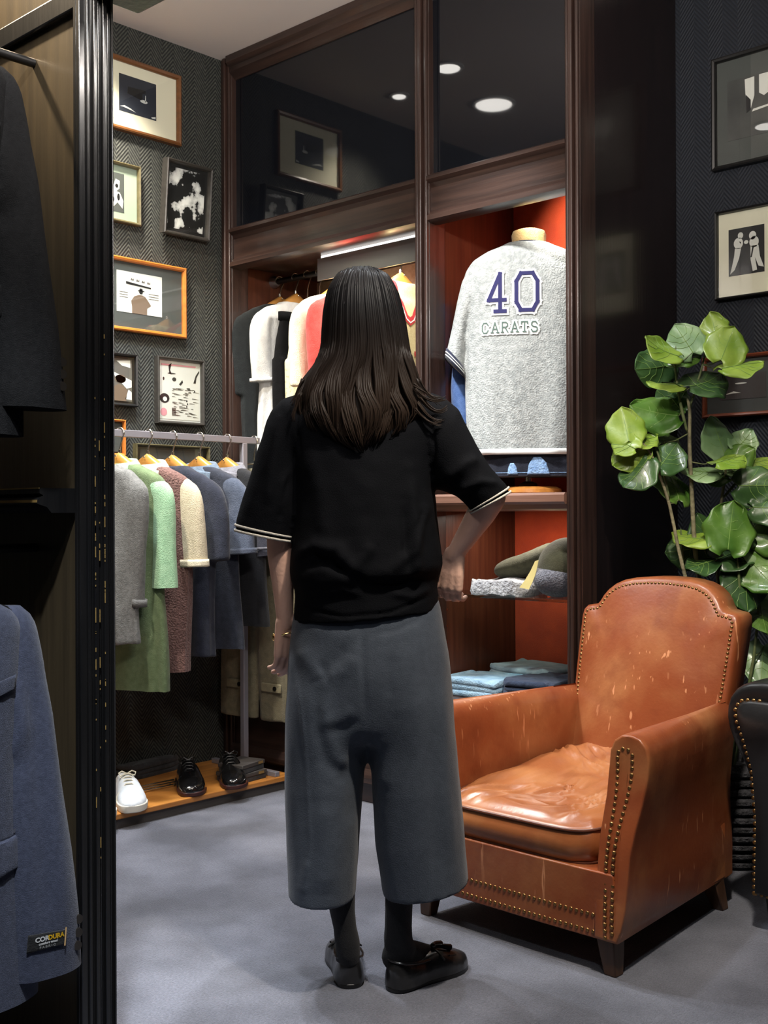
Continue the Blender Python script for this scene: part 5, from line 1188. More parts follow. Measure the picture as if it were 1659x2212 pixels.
# ---- low board with shoes
pf_ = thing('display_platform', 'low oak-topped display platform along the left wall', 'platform', (0, 0, 0))
X1 = -3.392
MB().box((XL + 0.004, 1.35, 0.0), (X1 - 0.012, 3.085, 0.034)).build('base', m_greyedge, pf_, smooth=False)
MB().box((XL + 0.004, 1.345, 0.034), (X1, 3.09, 0.056)).build('board', m_oak, pf_, bevel=0.004)
PT = 0.056
def derby(label, p, ang, size, up_m, sole_m, lace_m, sneaker=False, group=None):
    t = thing('sneaker' if sneaker else 'derby_shoe', label, 'shoe', p, ang, group); q = size / 0.29
    tab = [(0.0, .026, .070, 0), (0.008, .033, .082, 0), (0.03, .039, .088, 0), (0.08, .040, .092, .0), (0.12, .041, .098, .002), (0.15, .045, .086, .004), (0.18, .049, .070, .006), (0.215, .051, .056, .006), (0.245, .047, .050, .004), (0.27, .037, .042, 0), (0.284, .024, .034, -.004), (0.289, .010, .026, -.005)]
    sh = 0.026 if sneaker else 0.016
    out = [(dx - w - .004, tt) for tt, w, h, dx in tab] + [(dx + w + .004, tt) for tt, w, h, dx in tab[::-1]]
    s = MB().loft([[(x * q * k, -y * q, z * q) for x, y in out] for z, k in ((0.0, 0.97), (sh * 0.5, 1.0), (sh, 1.0))])
    up = MB(); rings = []; n = 28
    for i in range(46):
        tt = 0.001 + 0.2875 * i / 45; w, h, dx = interp(tab, tt); ring = []
        op = 0.018 < tt < 0.112
        for k in range(n + 1):
            a = PI * k / n; e = 0.6; x = dx + w * math.copysign(abs(cos(a)) ** e, cos(a)) * (1 - 0.22 * sin(a) * (1 if tt < 0.13 else 0.3)); z = sh - 0.004 + (h - sh + 0.004) * sin(a) ** 0.7
            if op and abs(cos(a)) < 0.62: z -= 0.045 * ease(0, 1, (0.62 - abs(cos(a))) / 0.12) * ease(0, 1, (tt - 0.018) / 0.012) * ease(0, 1, (0.112 - tt) / 0.014)
            ring.append((x * q, -tt * q, z * q))
        rings.append(ring)
    up.loft(rings); o = up.build('upper', up_m, t, ang=70)
    s.build('sole', sole_m, t, bevel=0.003)
    for k in range(4):
        yy = 0.120 + 0.017 * k; zz = interp(tab, yy)[1] + 0.001; lw = 0.020 - 0.001 * k
        MB().tube([((lw + .004) * q, -yy * q, (zz - 0.010) * q), (0.010 * q, -(yy + .001) * q, (zz + .002) * q), (-0.010 * q, -(yy + .001) * q, (zz + .002) * q), (-(lw + .004) * q, -yy * q, (zz - 0.010) * q)], 0.0028 * q, 6).build('lace', lace_m, o)
    for sg in (-1, 1):
        pts = [(0, -.116, .101), (sg * .018, -.112, .110), (sg * .030, -.122, .106), (sg * .026, -.134, .098), (sg * .010, -.124, .100), (0, -.116, .101)]
        MB().tube([(x * q, y * q, z * q) for x, y, z in pts], 0.0024 * q, 6).build('lace_bow', lace_m, o)
    # toe cap seam and throat edge
    MB().tube([((.004 + .050 * cos(a)) * q, -(.196 - .012 * sin(a)) * q, (.020 + .046 * sin(a) ** 0.7) * q) for a in [PI * k / 16 for k in range(17)]], 0.0016 * q, 5).build('toe_seam', up_m if not sneaker else lace_m, o)
    return t
m_patent = M('patent_black', (0.006, 0.006, 0.0065, 1), 0.07, coat=0.8); m_maroon = M('maroon_welt', lin(58, 24, 20), 0.5); m_sneak = fab('sneaker_white', (200, 206, 212), (214, 218, 222), rough=0.6, bump=0.1); m_sneaksole = M('sneaker_sole', lin(222, 218, 206), 0.6); m_lacec = M('cream_lace', lin(216, 210, 190), 0.8)
def toe(px, py): return at(px, py, z=PT)
def shoe(label, toe_px, heel_px, *a, **k):
    A, B = toe(*toe_px), toe(*heel_px); d = (A - B); ang = math.atan2(d.y, d.x) + PI / 2
    return derby(label, (A.x - 0.0, A.y, PT) if False else (A - d.normalized() * 0.29) , ang, 0.29, *a, **k)
shoe('left shiny black derby shoe of the pair on the oak platform', (415, 1722), (385, 1640), m_patent, m_maroon, m_blackp, group='black derby shoes')
shoe('right shiny black derby shoe of the pair on the oak platform', (507, 1706), (470, 1630), m_patent, m_maroon, m_blackp, group='black derby shoes')
shoe('white leather sneaker with cream laces on the oak platform', (288, 1757), (243, 1672), m_sneak, m_sneaksole, m_lacec, sneaker=True, group='white sneakers')
shoe('white sneaker mostly hidden behind the black end post', (222, 1775), (170, 1700), m_sneak, m_sneaksole, m_lacec, sneaker=True, group='white sneakers')
def folded(name, label, cat, loc, rz, sx, sy, h, mat, layers=3, seed=0, group=None):
    """folded cloth: layered soft slabs with a rounded fold at the front"""
    t = thing(name, label, cat, loc, rz, group); rg = random.Random(seed)
    for k in range(layers):
        z0 = h * k / layers; z1 = h * (k + 1) / layers; mb = MB(); rings = []
        ax, ay = sx * (1 - 0.03 * rg.random()), sy * (1 - 0.04 * rg.random())
        for z, q in ((0.0, 0.965), (0.15, 0.99), (0.5, 1.0), (0.85, 0.99), (1.0, 0.965)):
            rings.append([(ax * math.copysign(abs(cos(a)) ** 0.28, cos(a)) * q, ay * math.copysign(abs(sin(a)) ** 0.28, sin(a)) * q, z0 + (z1 - z0) * z + 0.004 * sin(4 * a + k + seed) * (0.4 + z)) for a in [2 * PI * j / 64 for j in range(64)]])
        for q in (0.9, 0.75, 0.5, 0.2):
            rings.append([(ax * math.copysign(abs(cos(a)) ** 0.28, cos(a)) * q, ay * math.copysign(abs(sin(a)) ** 0.28, sin(a)) * q, z1 + 0.003 * sin(3 * a + k) * q + 0.004 * noise.noise(Vector((cos(a) * q * 2, sin(a) * q * 2, seed)))) for a in [2 * PI * j / 64 for j in range(64)]])
        mb.loft(rings); mb.build('fold', mat, t)
    return t
m_darkcloth = fab('dark_cloth', (46, 46, 48), (62, 62, 64))
p = toe(320, 1672); folded('folded_cloth', 'dark grey folded garments lying between the sneaker and the black shoes', 'folded clothes', (p.x - 0.04, p.y, PT), R(8), 0.085, 0.14, 0.055, m_darkcloth, 3, 4)
p = toe(325, 1715); tr_ = thing('metal_rod_rack', 'small chrome rod rack at the platform front', 'rack', (p.x + 0.0, p.y, PT))
for k in range(3):
    MB().tube([(-0.03 - 0.022 * k, -0.13, 0.008 + 0.003 * k), (-0.03 - 0.022 * k, 0.16, 0.008 + 0.003 * k)], 0.0032, 7).build('rod', m_chrome, tr_)
for y in (-0.11, 0.13): MB().tube([(-0.026, y, 0.0035), (-0.078, y, 0.0035)], 0.0035, 7).build('cross_bar', m_chrome, tr_)
p = toe(527, 1690)
for k, (lb_, z, sc_) in enumerate((('lower charcoal shoe-care box beside the right black shoe', 0.0, 1.0), ('upper charcoal box resting on another beside the right black shoe', 0.036, 0.94))):
    bx_ = thing('shoe_box', lb_, 'box', (p.x - 0.05, p.y + 0.03, PT + z), R(6 + 8 * k), 'charcoal boxes on the platform')
    MB().box((-0.06 * sc_, -0.075 * sc_, 0), (0.06 * sc_, 0.075 * sc_, 0.022)).build('tray', m_darkcloth, bx_, bevel=0.002)
    MB().box((-0.063 * sc_, -0.078 * sc_, 0.020), (0.063 * sc_, 0.078 * sc_, 0.035)).build('lid', m_greyedge, bx_, bevel=0.002)
    MB().box((0.0632 * sc_, 0.03, 0.022), (0.0638 * sc_, 0.06, 0.032)).build('gold_sticker', m_wornedge, bx_, smooth=False)

# ---- garments in the left bay
BX = lambda px: at(px, 560, y=3.375).x
BZ = 2.1275 + 0.0035
GB = 'garments hung in the left cabinet bay'; GBH = 'hangers in the left cabinet bay'
def bay(px, label_h, rz=0): return shaped_hanger(label_h, (BX(px), 3.375, BZ), R(90 + rz), drop=0.100, group=GBH)
def bay_top(px, nm, lb_, ct, rz=0, **kw): return top_garment(nm, lb_, ct, (BX(px), 3.375, BZ), R(90 + rz), drop=0.125, group=GB, **kw)
bay(604, 'wooden hanger carrying the dark green tee in the bay', -7)
bay_top(604, 'tee_shirt', 'very dark green tee, leftmost in the cabinet bay', 'T-shirt', rz=-7, body_m=fab('dark_green', (24, 28, 30), (30, 35, 36)), length=0.74, sl_len=0.32, half=0.215, seed=21, sl_out=0.02, thick=0.028)
bay(638, 'wooden hanger carrying the white tee in the bay')
bay_top(636, 'tee_shirt', 'white tee with knit cuffs hanging in the cabinet bay', 'T-shirt', body_m=fab('white_cotton', (206, 206, 204), (220, 220, 216)), length=0.78, sl_len=0.27, half=0.200, seed=22, trims=((fab('white_rib', (200, 200, 198)), 0.92, 1.0),), sl_out=0.03)
clip_hanger('hanger with wooden clamp bar holding the black trousers', (BX(664), 3.375, BZ), R(90), GBH, True, 0.15, 0.20)
trousers('trousers', 'black trousers on wooden clamp hanger in the cabinet bay', (BX(664), 3.375, BZ), R(90), fab('black_twill', (9, 9, 10), (13, 13, 15), sheen=0.02, spec=0.1), 0.85, 0.19, 0.16, 0.10, GB, 12)
clip_hanger('hanger with wooden clamp bar holding the cream printed trousers', (BX(690), 3.375, BZ), R(90), GBH, True, 0.12, 0.24)
trousers('trousers', 'cream trousers with faint grey print next to the black trousers', (BX(690), 3.375, BZ), R(90), blotch_mat('cream_print', [lin(166, 158, 128), lin(216, 208, 166), lin(224, 216, 178)], 60, 3, [0.34, 0.42, 0.7], 0.9), 0.80, 0.20, 0.15, 0.10, GB, 13)
bay(722, 'wooden hanger carrying the cream tee in the bay')
bay_top(722, 'tee_shirt', 'cream tee between printed trousers and coral red tee', 'T-shirt', body_m=fab('cream_jersey', (226, 212, 180), (236, 224, 196)), length=0.58, sl_len=0.31, half=0.205, seed=24, sl_out=0.03)
bay(757, 'wooden hanger carrying the coral red tee in the bay')
bay_top(757, 'tee_shirt', 'coral red tee partly behind the person\'s hair', 'T-shirt', body_m=fab('coral_cotton', (206, 66, 60), (218, 80, 72)), length=0.60, sl_len=0.30, half=0.205, seed=25, sl_out=0.03)
bay(865, 'broad wooden hanger carrying the cream red-trimmed jersey')
m_butter = fab('butter_mesh', (206, 192, 138), (216, 204, 152), vs=80); m_redrib = fab('red_rib', (176, 38, 40)); m_ribwhite = fab('white_stripe', (226, 222, 214))
jr = top_garment('jersey', 'cream basketball jersey with red and white collar, nearest in the left bay', 'jersey', (BX(865), 3.375, BZ), R(90), body_m=m_butter, drop=0.125, length=0.76, half=0.225, sl_len=0.0, seed=26, group=GB, thick=0.045, fold=0.03)
dg_o = jr['body']; fy = ray_y(dg_o)
def vline(off):  # v-neck line on the front
    return [(-0.075 - off, -0.126), (-0.060 - off, -0.19), (-0.018 - off * 0.4, -0.265 - off), (0.0, -0.275 - off * 1.3), (0.018 + off * 0.4, -0.265 - off), (0.060 + off, -0.19), (0.075 + off, -0.126)]
for nm, mt, off, wd in (('neck_trim', m_redrib, 0.0, 0.016), ('neck_stripe', m_ribwhite, 0.010, 0.005), ('neck_trim', m_redrib, 0.016, 0.007)):
    tb = MB(); ribbon(tb, vline(off), wd, lambda x, z: fy(x, z, -0.03), 0.004 if nm != 'neck_stripe' else 0.0055); o = tb.build(nm, mt, jr['root'])
for ch_, x0 in (('R', 0.035), ('K', 0.118)):
    st = {'R': [[(0, 0), (0, 1)], [(0, 1), (.42, 1), (.55, .85), (.55, .65), (.42, .5), (0, .5)], [(.25, .5), (.58, 0)], [(-.12, 0), (.14, 0)], [(-.12, 1), (.1, 1)], [(.46, 0), (.7, 0)]],
          'K': [[(0, 0), (0, 1)], [(.02, .42), (.5, .95)], [(.2, .6), (.55, .05)], [(-.14, 0), (.16, 0)], [(-.14, 1), (.16, 1)], [(.4, 0), (.7, 0)], [(.36, 1), (.64, 1)]]}[ch_]
    for nm, mt, wd, off in (('letter_outline', m_redrib, 0.020, 0.004), ('letter', m_ribwhite, 0.005, 0.0055)):
        tb = MB()
        for s_ in st: ribbon(tb, [(x0 + u * 0.085, -0.52 + v * 0.11) for u, v in s_], wd, lambda x, z: fy(x, z, -0.05), off)
        tb.build(nm, mt, jr['root'], smooth=False)

# ---- torso form with the numbered jersey in the right bay
MD = 4.10
C0 = place((1142 - CX) / F * MD, MD)
mrz = R(37)
mn = thing('torso_form', 'tan linen torso form on wooden base standing on the cabinet ledge', 'mannequin', (C0.x, C0.y, 1.158), mrz)
m_linen = fab('tan_linen', (206, 170, 112), (218, 184, 128)); 
zz = lambda py: HC + (1110 - py) / F * MD - 1.158
xx = lambda px: (px - 1142) / F * MD
mb = MB(); mb.loft([sell(0.005, 0.0, z, hx, hy, 32, 2.1) for z, hx, hy in ((0.10, .13, .085), (0.30, .14, .09), (0.55, .16, .10), (0.70, .17, .095), (0.80, .16, .08), (zz(560), .10, .065), (zz(545), .066, .058), (zz(525), .060, .055), (zz(510), .062, .056), (zz(502), .057, .052), (zz(497), .035, .03))]); mb.build('torso', m_linen, mn)
MB().tube([(0, 0, 0.02), (0, 0, 0.12)], 0.012, 12).build('pole', m_chrome, mn)
MB().lathe([(0.0, 0.0), (0.112, 0.0), (0.118, 0.006), (0.116, 0.018), (0.10, 0.026), (0.0, 0.028)], n=40).build('base', m_oak, mn)
MB().lathe([(0.0, 0.026), (0.034, 0.027), (0.030, 0.038), (0.014, 0.046), (0.0, 0.046)], n=24).build('collar', m_brass, mn)
m_greymarl = fab('grey_marl_knit', (152, 158, 157), (182, 187, 185), vs=60, bump=0.5, bs=180)
m_navyrib = fab('navy_rib', (36, 40, 58)); m_navyfelt = M('navy_felt', lin(44, 44, 92), 0.9); m_whitefelt = M('white_felt', lin(232, 234, 232), 0.9); m_greenfelt = M('grey_green_felt', lin(92, 112, 104), 0.9)
nj = thing('numbered_jersey', 'light grey jersey with white-edged navy 40 and letters on torso form', 'jersey', (C0.x, C0.y, 1.158), mrz)
mb = MB(); rings = []
JT = [(528, 1098, 1186, .060), (536, 1082, 1202, .070), (548, 1050, 1232, .082), (566, 1024, 1260, .094), (590, 1008, 1276, .104), (640, 1004, 1280, .114), (700, 1006, 1278, .120), (800, 1007, 1272, .124), (900, 1009, 1266, .126), (950, 1012, 1262, .126), (972, 1016, 1256, .126), (986, 1024, 1248, .125)]
for i in range(50):
    py = 528 + (986 - 528) * i / 49; a, b, hy = interp(JT, py); f = 0.035 * ease(0, 1, (py - 680) / 200)
    rings.append(sell((xx(a) + xx(b)) / 2, 0, zz(py), (xx(b) - xx(a)) / 2, hy, 80, 2.5, fold=f, k=6, ph=1.1))
mb.loft(rings)
for sx in (-1, 1):
    m_ = lambda px: 1142 - 2 + (1142 - px if sx > 0 else px - 1142)
    rr = []
    for ox, oy, ix, iy, hd in ((1052, 560, 1050, 690, .07), (1022, 578, 1020, 700, .075), (1004, 606, 1014, 720, .075), (992, 650, 1012, 740, .072), (979, 710, 1010, 770, .07), (969, 752, 1008, 795, .068), (966, 775, 1005, 812, .066)):
        o, i_ = Vector((xx(m_(ox)), 0, zz(oy))), Vector((xx(m_(ix)), 0, zz(iy))); c = (o + i_) / 2; u = (o - i_) / 2
        rr.append([tuple(c + u * cos(2 * PI * k / 28) + Vector((0, hd, 0)) * sin(2 * PI * k / 28)) for k in range(28)])
    mb.loft(rr)
jb = mb.build('body', m_greymarl, nj, voxel=0.006, smo=5)
ruffle(jb, 0.004, 7, (1, 1, 0.4), 1.0)
fj = ray_y(jb); FJ = lambda x, z: fj(x, z, -0.11)
for sx in (-1, 1):
    m_ = lambda px: 1142 - 2 + (1142 - px if sx > 0 else px - 1142)
    for nm, mt, t0, t1 in (('cuff', m_navyrib, 0.0, 1.0), ('cuff_stripe', m_whitefelt, 0.30, 0.42), ('cuff_stripe', m_whitefelt, 0.58, 0.70)):
        rr = []
        for t in (t0, t1):
            ox, oy, ix, iy = 969 - 3 * t, 752 + 23 * t, 1008 - 3 * t, 795 + 17 * t
            o, i_ = Vector((xx(m_(ox)), 0, zz(oy))), Vector((xx(m_(ix)), 0, zz(iy))); c = (o + i_) / 2; u = (o - i_) / 2; g = 0.004 if nm == 'cuff' else 0.0055
            u = u * (1 + g / u.length); rr.append([tuple(c + u * cos(2 * PI * k / 36) + Vector((0, 0.067 + g, 0)) * sin(2 * PI * k / 36)) for k in range(36)])
        o_ = MB().loft(rr, False, False).build(nm, mt, nj); m = o_.modifiers.new('s', 'SOLIDIFY'); m.thickness = 0.002
cb_ = MB().loft([[( .066 * q * cos(a) + 0.0, .062 * q * sin(a), zz(534) + dz) for a in [2 * PI * k / 36 for k in range(36)]] for q, dz in ((1.02, -0.006), (0.98, 0.010), (0.93, 0.012))], False, False).build('neck_rib', m_navyrib, nj); m = cb_.modifiers.new('s', 'SOLIDIFY'); m.thickness = 0.003
hb = [[(x * 1.012, y * 1.012, z) for x, y, z in sell((xx(a) + xx(b)) / 2, 0, zz(py), (xx(b) - xx(a)) / 2, .128, 80, 2.5, fold=0.035, k=6, ph=1.1)] for py, a, b in ((974, 1016, 1256), (981, 1020, 1252), (986, 1024, 1248))]
o_ = MB().loft(hb, False, False).build('hem_band', m_whitefelt, nj); m = o_.modifiers.new('s', 'SOLIDIFY'); m.thickness = 0.002
def glyph(chars, mat_a, mat_b, wa, wb, name):
    for k, (strokes, x0, y0, w_, h_) in enumerate(chars):
        for nm, mt, wd, off in ((name + '_outline', mat_a, wa, 0.0035), (name, mat_b, wb, 0.0055)):
            tb = MB()
            for s_ in strokes: ribbon(tb, [(xx(x0) + u * (w_ / F * MD), zz(y0) + v * (h_ / F * MD)) for u, v in s_], wd, FJ, off, 0.008)
            tb.build(nm, mt, nj, smooth=False)
S4 = [[(.70, 0), (.70, 1), (.0, .30), (1.0, .30)], [(.40, 0), (1.0, 0)]]
S0 = [[(.22, 0), (.0, .22), (.0, .78), (.22, 1), (.78, 1), (1, .78), (1, .22), (.78, 0), (.18, 0)]]
glyph([(S4, 1059, 684, 34, 80), (S0, 1117, 683, 44, 79)], m_whitefelt, m_navyfelt, 0.028, 0.0135, 'number')
LC = {'C': [[(1, .75), (.75, 1), (.25, 1), (0, .75), (0, .25), (.25, 0), (.75, 0), (1, .25)]], 'A': [[(0, 0), (.5, 1), (1, 0)], [(.2, .35), (.8, .35)], [(-.15, 0), (.2, 0)], [(.8, 0), (1.15, 0)]],
      'R': [[(.1, 0), (.1, 1), (.7, 1), (.95, .85), (.95, .65), (.7, .5), (.1, .5)], [(.5, .5), (1, 0)], [(-.1, 0), (.3, 0)]], 'T': [[(0, .8), (0, 1), (1, 1), (1, .8)], [(.5, 1), (.5, 0)], [(.25, 0), (.75, 0)]],
      'S': [[(.92, .8), (.7, 1), (.25, 1), (.05, .85), (.05, .65), (.25, .53), (.75, .47), (.95, .35), (.95, .15), (.75, 0), (.2, 0), (0, .2)]]}
glyph([(LC[c], 1045 + 20.6 * k, 729, 12.5, 21) for k, c in enumerate('CARATS')], m_whitefelt, m_greenfelt, 0.0165, 0.0042, 'letter')
# denim below the jersey
m_dkden = fab('dark_denim', (30, 34, 46), (38, 43, 56)); m_ltden = fab('light_denim', (122, 158, 204), (150, 184, 224), vs=60, bump=0.6, bs=150)
dn = thing('denim_shorts', 'dark denim shorts with light blue patches below the grey jersey', 'shorts', (C0.x, C0.y, 1.158), mrz)
mb = MB().loft([sell(0.005, 0, zz(py), hx, hy, 64, 2.4, fold=0.02, k=6) for py, hx, hy in ((940, .165, .10), (975, .178, .108), (1010, .182, .112), (1031, .183, .113))]); db = mb.build('body', m_dkden, dn); fd = ray_y(db)
for cx_, w_, h_ in ((1107, 10, 24), (1160, 22, 36)):
    poly = [(xx(cx_ - w_), zz(1028)), (xx(cx_ + w_ * 1.15), zz(1028)), (xx(cx_ + w_ * .8), zz(1028 - h_ * .7)), (xx(cx_ + w_ * .3), zz(1028 - h_)), (xx(cx_ - w_ * .4), zz(1028 - h_)), (xx(cx_ - w_ * .85), zz(1028 - h_ * .6))]
    patch('patch', m_ltden, dn, lambda x, z, d=0: fd(x, z, -0.11), poly, 0.003, 0.002, 0.006)
tb = MB(); ribbon(tb, [(xx(1062), zz(1024)), (xx(1225), zz(1024))], 0.0014, lambda x, z: fd(x, z, -0.1), 0.002); tb.build('hem_stitch', m_ltden, dn)
du = thing('denim_jacket_sleeve', 'blue denim garment hanging behind the grey jersey sleeve', 'denim garment', (C0.x, C0.y, 1.158), mrz)
MB().loft([sell(xx(cx_), 0.085, zz(py), hx, .04, 24, 2.2) for py, cx_, hx in ((640, 1022, .05), (760, 1006, .045), (830, 998, .042), (880, 1000, .042), (900, 1006, .036), (912, 1010, .02))]).build('sleeve', fab('mid_denim', (74, 104, 160), (92, 122, 176)), du)

# ---- folded things on the glass shelf and in the bottom of the right bay
GZ = 0.806
m_olive = fab('olive_wool', (62, 62, 46), (76, 76, 58)); m_dgreyk = fab('grey_loop_knit', (150, 152, 158), (190, 192, 196), vs=40, bump=1.0, bs=90); m_mesh = fab('mesh_grey', (96, 98, 108), (128, 130, 140), vs=140, bump=0.8, bs=160)
def bayP(px, py, z): p = at(px, py, z=z); return p
def soft_roll(name, label, cat, pts, rad, mat, amp=0.008, sc=14, flat=0.8, group=None, seed=0.0):
    c = Vector(pts[0]); t = thing(name, label, cat, c, 0, group)
    mb = MB(); P = [Vector(p) - c for p in pts]; 
    o = MB().limb([(*p, r) for p, r in zip(P, rad)], 40, flat).build('cloth', mat, t, voxel=0.006, smo=4); ruffle(o, amp, sc, seed=seed); return t, o
yA = YC + 0.20
kc = at(1100, 1285, y=3.275)
gk = folded('folded_knit', 'bundled grey loop-knit sweater at the front of the glass shelf', 'folded clothes', (kc.x, 3.275, GZ + 0.001), R(-4), 0.115, 0.10, 0.05, m_dgreyk, 1, 31)
for ch2 in gk.children: ruffle(ch2, 0.012, 14, seed=2); ruffle(ch2, 0.005, 40, seed=7)
oc0, oc1 = at(1090, 1250, y=3.33), at(1190, 1225, y=3.36)
t, o = soft_roll('folded_sweater', 'olive folded sweater lying on the grey knit on the glass shelf', 'folded clothes', [(oc0.x, 3.33, GZ + 0.082), ((oc0.x + oc1.x) / 2, 3.35, GZ + 0.105), (oc1.x, 3.37, GZ + 0.130)], (0.045, 0.062, 0.074), m_olive, 0.010, 11, 0.72)
fc = at(1222, 1240, y=3.27)
mk = thing('mesh_bundle', 'rolled olive top with grey mesh side at the shelf\'s right end', 'folded clothes', (fc.x, 3.28, GZ + 0.001))
o = MB().sphere((0, 0, 0.098), (0.100, 0.12, 0.098), 40, 24).build('body', m_olive, mk); ruffle(o, 0.012, 8, seed=4)
o2 = MB().sphere((-0.006, -0.018, 0.068), (0.098, 0.112, 0.068), 40, 24).build('mesh_panel', m_mesh, mk); ruffle(o2, 0.010, 8, seed=4)
tc_ = at(1150, 1262, y=3.165)
tg_ = thing('swing_tag', 'pale yellow paper tag hanging on the olive sweater', 'tag', (tc_.x, 3.165, tc_.z), R(20))
MB().prism([(-0.045, -0.012), (-0.012, -0.018), (0.0, 0.006), (0.010, 0.030), (0.018, 0.060), (0.022, 0.082), (0.010, 0.078), (-0.006, 0.045), (-0.025, 0.014)], -0.0015, 0.0005).build('card', M('tag_card', lin(236, 222, 150), 0.7), tg_, smooth=False)
JZ = 0.441
jd = [('folded_jeans', 'light blue folded jeans lying in front on the cabinet base shelf', (-2.56, 3.27), 0.13, 0.11, 0.062, fab('bleached_denim', (126, 160, 186), (160, 190, 210), vs=20, bump=0.5, bs=200), 0, 3), ('folded_jeans', 'dark blue folded jeans behind the light blue pair', (-2.33, 3.30), 0.10, 0.13, 0.075, fab('raw_denim', (36, 46, 66), (50, 62, 84)), 4, 4), ('folded_jeans', 'pale worn folded jeans at the back of the base shelf', (-2.52, 3.50), 0.14, 0.11, 0.085, fab('pale_denim', (140, 158, 172), (170, 186, 196), vs=20), -3, 4)]
for nm, lb_, (x, y), sx, sy, h, mt, rz_, ly in jd: folded(nm, lb_, 'jeans', (x, y, JZ), R(rz_), sx, sy, h, mt, ly, int(sx * 100), 'folded jeans')

# ---- suit jackets on the display wall
def suit(label, loc, mat, lap_m, sh_z, cuff_z, hem_z, seed, name='suit_jacket', low=True):
    t = thing(name, label, 'jacket', loc, R(90), 'suit jackets on the display wall')
    mb = MB(); rings = []
    T = [(0.0, .07, .045), (0.012, .10, .050), (0.030, .150, .054), (0.052, .192, .054), (0.075, .206, .058), (0.16, .20, .068), (0.32, .195, .070), (0.42, .205, .068), (sh_z - hem_z, .235, .066)]
    top = sh_z + 0.055
    for i in range(48):
        zt = (top - hem_z) * i / 47; hx, hy = interp(T, zt); rings.append(sell(0, 0, top - zt, hx, hy, 64, 2.5, fold=0.015 * ease(0, 1, (zt - .15) / .3), k=5, ph=seed))
    mb.loft(rings); o = mb.build('body', mat, t, ang=70); ruffle(o, 0.003, 6, (1, 1, .4), seed)
    fb = ray_y(o)
    so = None
    for sx in (-1, 1):
        rr = []; S = [(0.0, .192, .022, .022), (0.012, .196, .034, .032), (0.035, .200, .043, .040), (0.08, .204, .048, .044), (0.16, .209, .052, .046), (0.30, .216, .060, .048), (0.45, .226, .068, .048), (0.58, .234, .072, .046), (sh_z - cuff_z, .238, .072, .044)]
        for i in range(44):
            zt = (sh_z - cuff_z) * i / 43; cx_, hx, hy = interp(S, zt)
            fw_ = 0.016 - 0.045 * ease(0, 1, zt / 0.62)
            rr.append([(sx * x, y, z) for x, y, z in sell(cx_, fw_, sh_z + 0.012 - zt * (1 + 0.012 / (sh_z - cuff_z)) + 0.0, hx, hy, 40, 2.2, fold=0.02, k=3, ph=zt * 6 + seed)])
        s_ = MB().loft(rr).build('sleeve', mat, t, ang=70); sculpt(s_, [([(0.16, sh_z - 0.10), (0.19, sh_z - 0.2), (0.165, sh_z - 0.28)], .02, .008), ([(0.14, sh_z - 0.24), (0.18, sh_z - 0.27), (0.2, sh_z - 0.23)], .012, -.006), ([(0.25, sh_z - 0.1), (0.245, sh_z - 0.35), (0.26, sh_z - 0.6)], .02, .006), ([(0.21, sh_z - 0.1), (0.215, sh_z - 0.35), (0.22, sh_z - 0.6)], .016, -.005)], side=(1, -1))
        if sx > 0: so = s_
    fs = ray_y(so)
    for k in range(3):
        z = cuff_z + 0.042 + 0.023 * k; x = 0.285 + 0.003 * k; y = fs(x, z, -0.08)
        bt = MB().tube([(x, y + 0.002, z), (x, y - 0.004, z)], [0.0085, 0.0085], 14)
        bt.build('cuff_button', M('horn_button', lin(34, 30, 26), 0.3, coat=0.3), so)
    for sx in (-1, 1):
        lp = [(sx * 0.015, top - 0.04), (sx * 0.062, top - 0.012), (sx * 0.085, top - 0.045), (sx * 0.070, top - 0.075), (sx * 0.105, top - 0.085), (sx * 0.098, top - 0.14), (sx * 0.05, top - 0.30), (sx * 0.012, top - 0.40)]
        patch('lapel', lap_m, o, lambda x, z, d=0: fb(x, z, -0.05), lp, 0.006, 0.005, 0.008)
    patch('chest_pocket', lap_m, o, lambda x, z, d=0: fb(x, z, -0.06), [(0.085, top - 0.205), (0.172, top - 0.187), (0.174, top - 0.162), (0.087, top - 0.180)], 0.004, 0.003, 0.006)
    for sx in (-1, 1):
        patch('pocket_flap', lap_m, o, lambda x, z, d=0: fb(x, z, -0.06), [(sx * 0.06, top - 0.52), (sx * 0.186, top - 0.507), (sx * 0.190, top - 0.447), (sx * 0.06, top - 0.455)], 0.005, 0.004, 0.008)
        tb = MB(); ribbon(tb, [(sx * 0.058, top - 0.447), (sx * 0.190, top - 0.439)], 0.007, lambda x, z: fb(x, z, -0.06), 0.004); tb.build('pocket_welt', lap_m, o)
    return t, o, so, fs
m_navysuit = fab('navy_suiting', (46, 51, 68), (57, 62, 80), vs=120, bump=0.25, bs=500); m_navysuit2 = fab('navy_suiting_lapel', (48, 53, 70), (59, 64, 82), vs=120, bump=0.25, bs=500)
m_charsuit = fab('charcoal_suiting', (21, 21, 22), (27, 27, 28), vs=120, bump=0.25, bs=500, sheen=0.0, spec=0.1); m_charsuit2 = fab('charcoal_lapel', (23, 23, 24), (29, 29, 30), vs=120, bump=0.25, bs=500, sheen=0.0, spec=0.1)
JX = -1.935
t, o, so, fs = suit('navy blue suit jacket with black sleeve label on the lower display rail', (JX, 0.878, 0), m_navysuit, m_navysuit2, 0.912, 0.252, 0.215, 1.0)
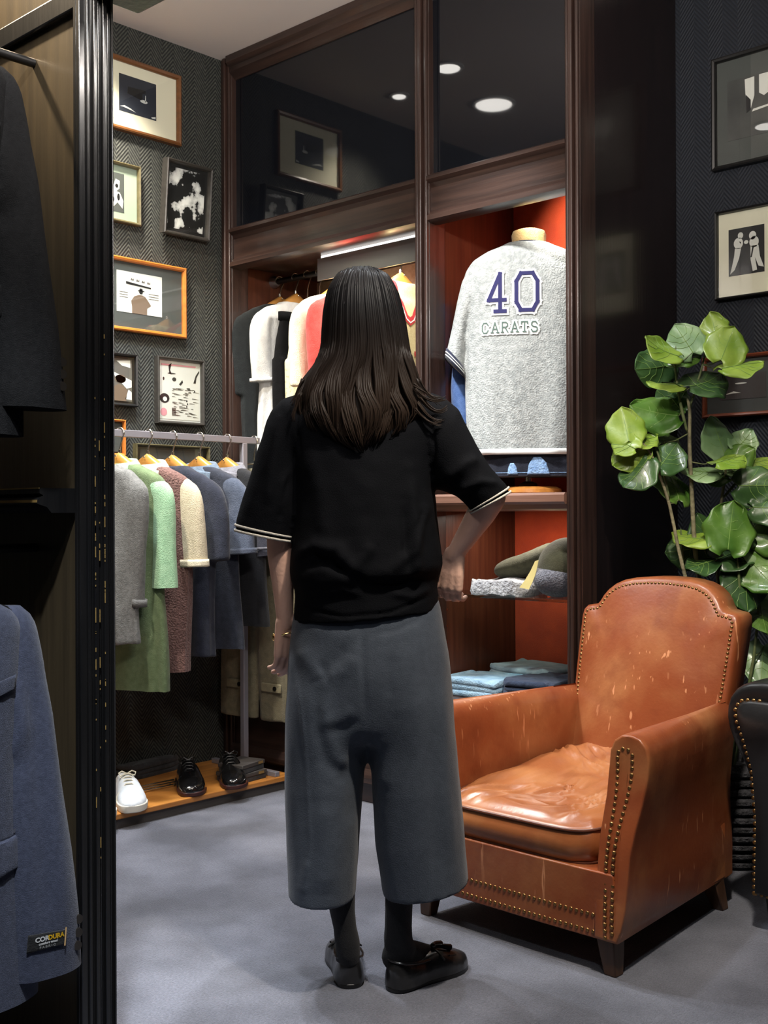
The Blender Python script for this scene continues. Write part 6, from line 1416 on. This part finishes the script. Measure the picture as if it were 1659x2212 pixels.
# sewn-on label at the cuff
m_lab = fab('label_black', (16, 16, 17), (22, 22, 23)); FS = lambda x, z, d=0: fs(x, z, -0.085)
lz = 0.322
lo_ = patch('sleeve_label', m_lab, so, FS, [(0.182, lz - 0.015), (0.252, lz - 0.013), (0.255, lz + 0.016), (0.184, lz + 0.017)], 0.0035, 0.0012, 0.004)
tb = MB(); ribbon(tb, [(0.2495, lz - 0.013), (0.252, lz + 0.017)], 0.003, FS, 0.006); tb.build('label_edge', M('tan_thread', lin(196, 160, 110), 0.8), lo_)
m_lt = M('label_white', lin(232, 232, 232), 0.8); m_ly = M('label_yellow', lin(236, 190, 30), 0.8); m_lg = M('label_grey', lin(150, 150, 150), 0.8)
def sewn(body, size, mat, cx_, cz_, sx=1.0, bold=0.0003):
    o_ = text(body, size, mat, lo_, 'label_text', (0, 0, 0), (0, 0, 0), 1.0, bold); V = verts(o_)
    V2 = np.array([(cx_ + x * sx, FS(cx_ + x * sx, cz_ + y) - 0.0052, cz_ + y) for x, y, z in V]); setv(o_, V2)
sewn('COR', 0.0118, m_lt, 0.2075, lz + 0.0032, 1.0, 0.0005); sewn('DURA', 0.0118, m_ly, 0.2335, lz + 0.0032, 0.92, 0.0005)
sewn('comfort wool', 0.0062, m_lt, 0.2185, lz - 0.0030); sewn('F A B R I C', 0.0056, m_lg, 0.2175, lz - 0.0095, 1.15)
t2, o2, so2, fs2 = suit('charcoal black suit jacket hanging on the upper display rail', (JX, 0.852, 0), m_charsuit, m_charsuit2, 1.895, 1.285, 1.235, 2.0)
for z, nm, lb_ in ((2.16 if False else 1.985, 'suit_rail', 'upper black garment rail of the display wall'), (1.005, 'suit_rail', 'lower black garment rail under the display shelf')):
    r_ = thing(nm, lb_, 'rail', (0, 0, 0)); yy = 0.865
    MB().tube([(-3.4, yy, z + 0.02), (JX + 0.02, yy, z + 0.02)], 0.011, 12).build('bar', m_blackp, r_)
    for x in (-3.2, -2.1): MB().tube([(x, yy, z + 0.02), (x, PY0 + 0.009, z + 0.02)], 0.009, 10).build('bracket', m_blackp, r_)
    h_ = thing('suit_hanger', 'dark suit hanger inside the ' + ('charcoal' if z > 1.5 else 'navy') + ' jacket', 'hanger', (JX, 0.878 if z < 1.5 else 0.852, z + 0.031 + 0.0035), R(90))
    hook(h_, neck=-0.07); MB().tube([(x, 0, -0.075 - 0.055 * abs(x / 0.19) ** 1.3) for x in [-0.19 + 0.38 * k / 16 for k in range(17)]], 0.012, 10).build('shoulder_bar', m_blackp, h_)
bpy.context.view_layer.update()
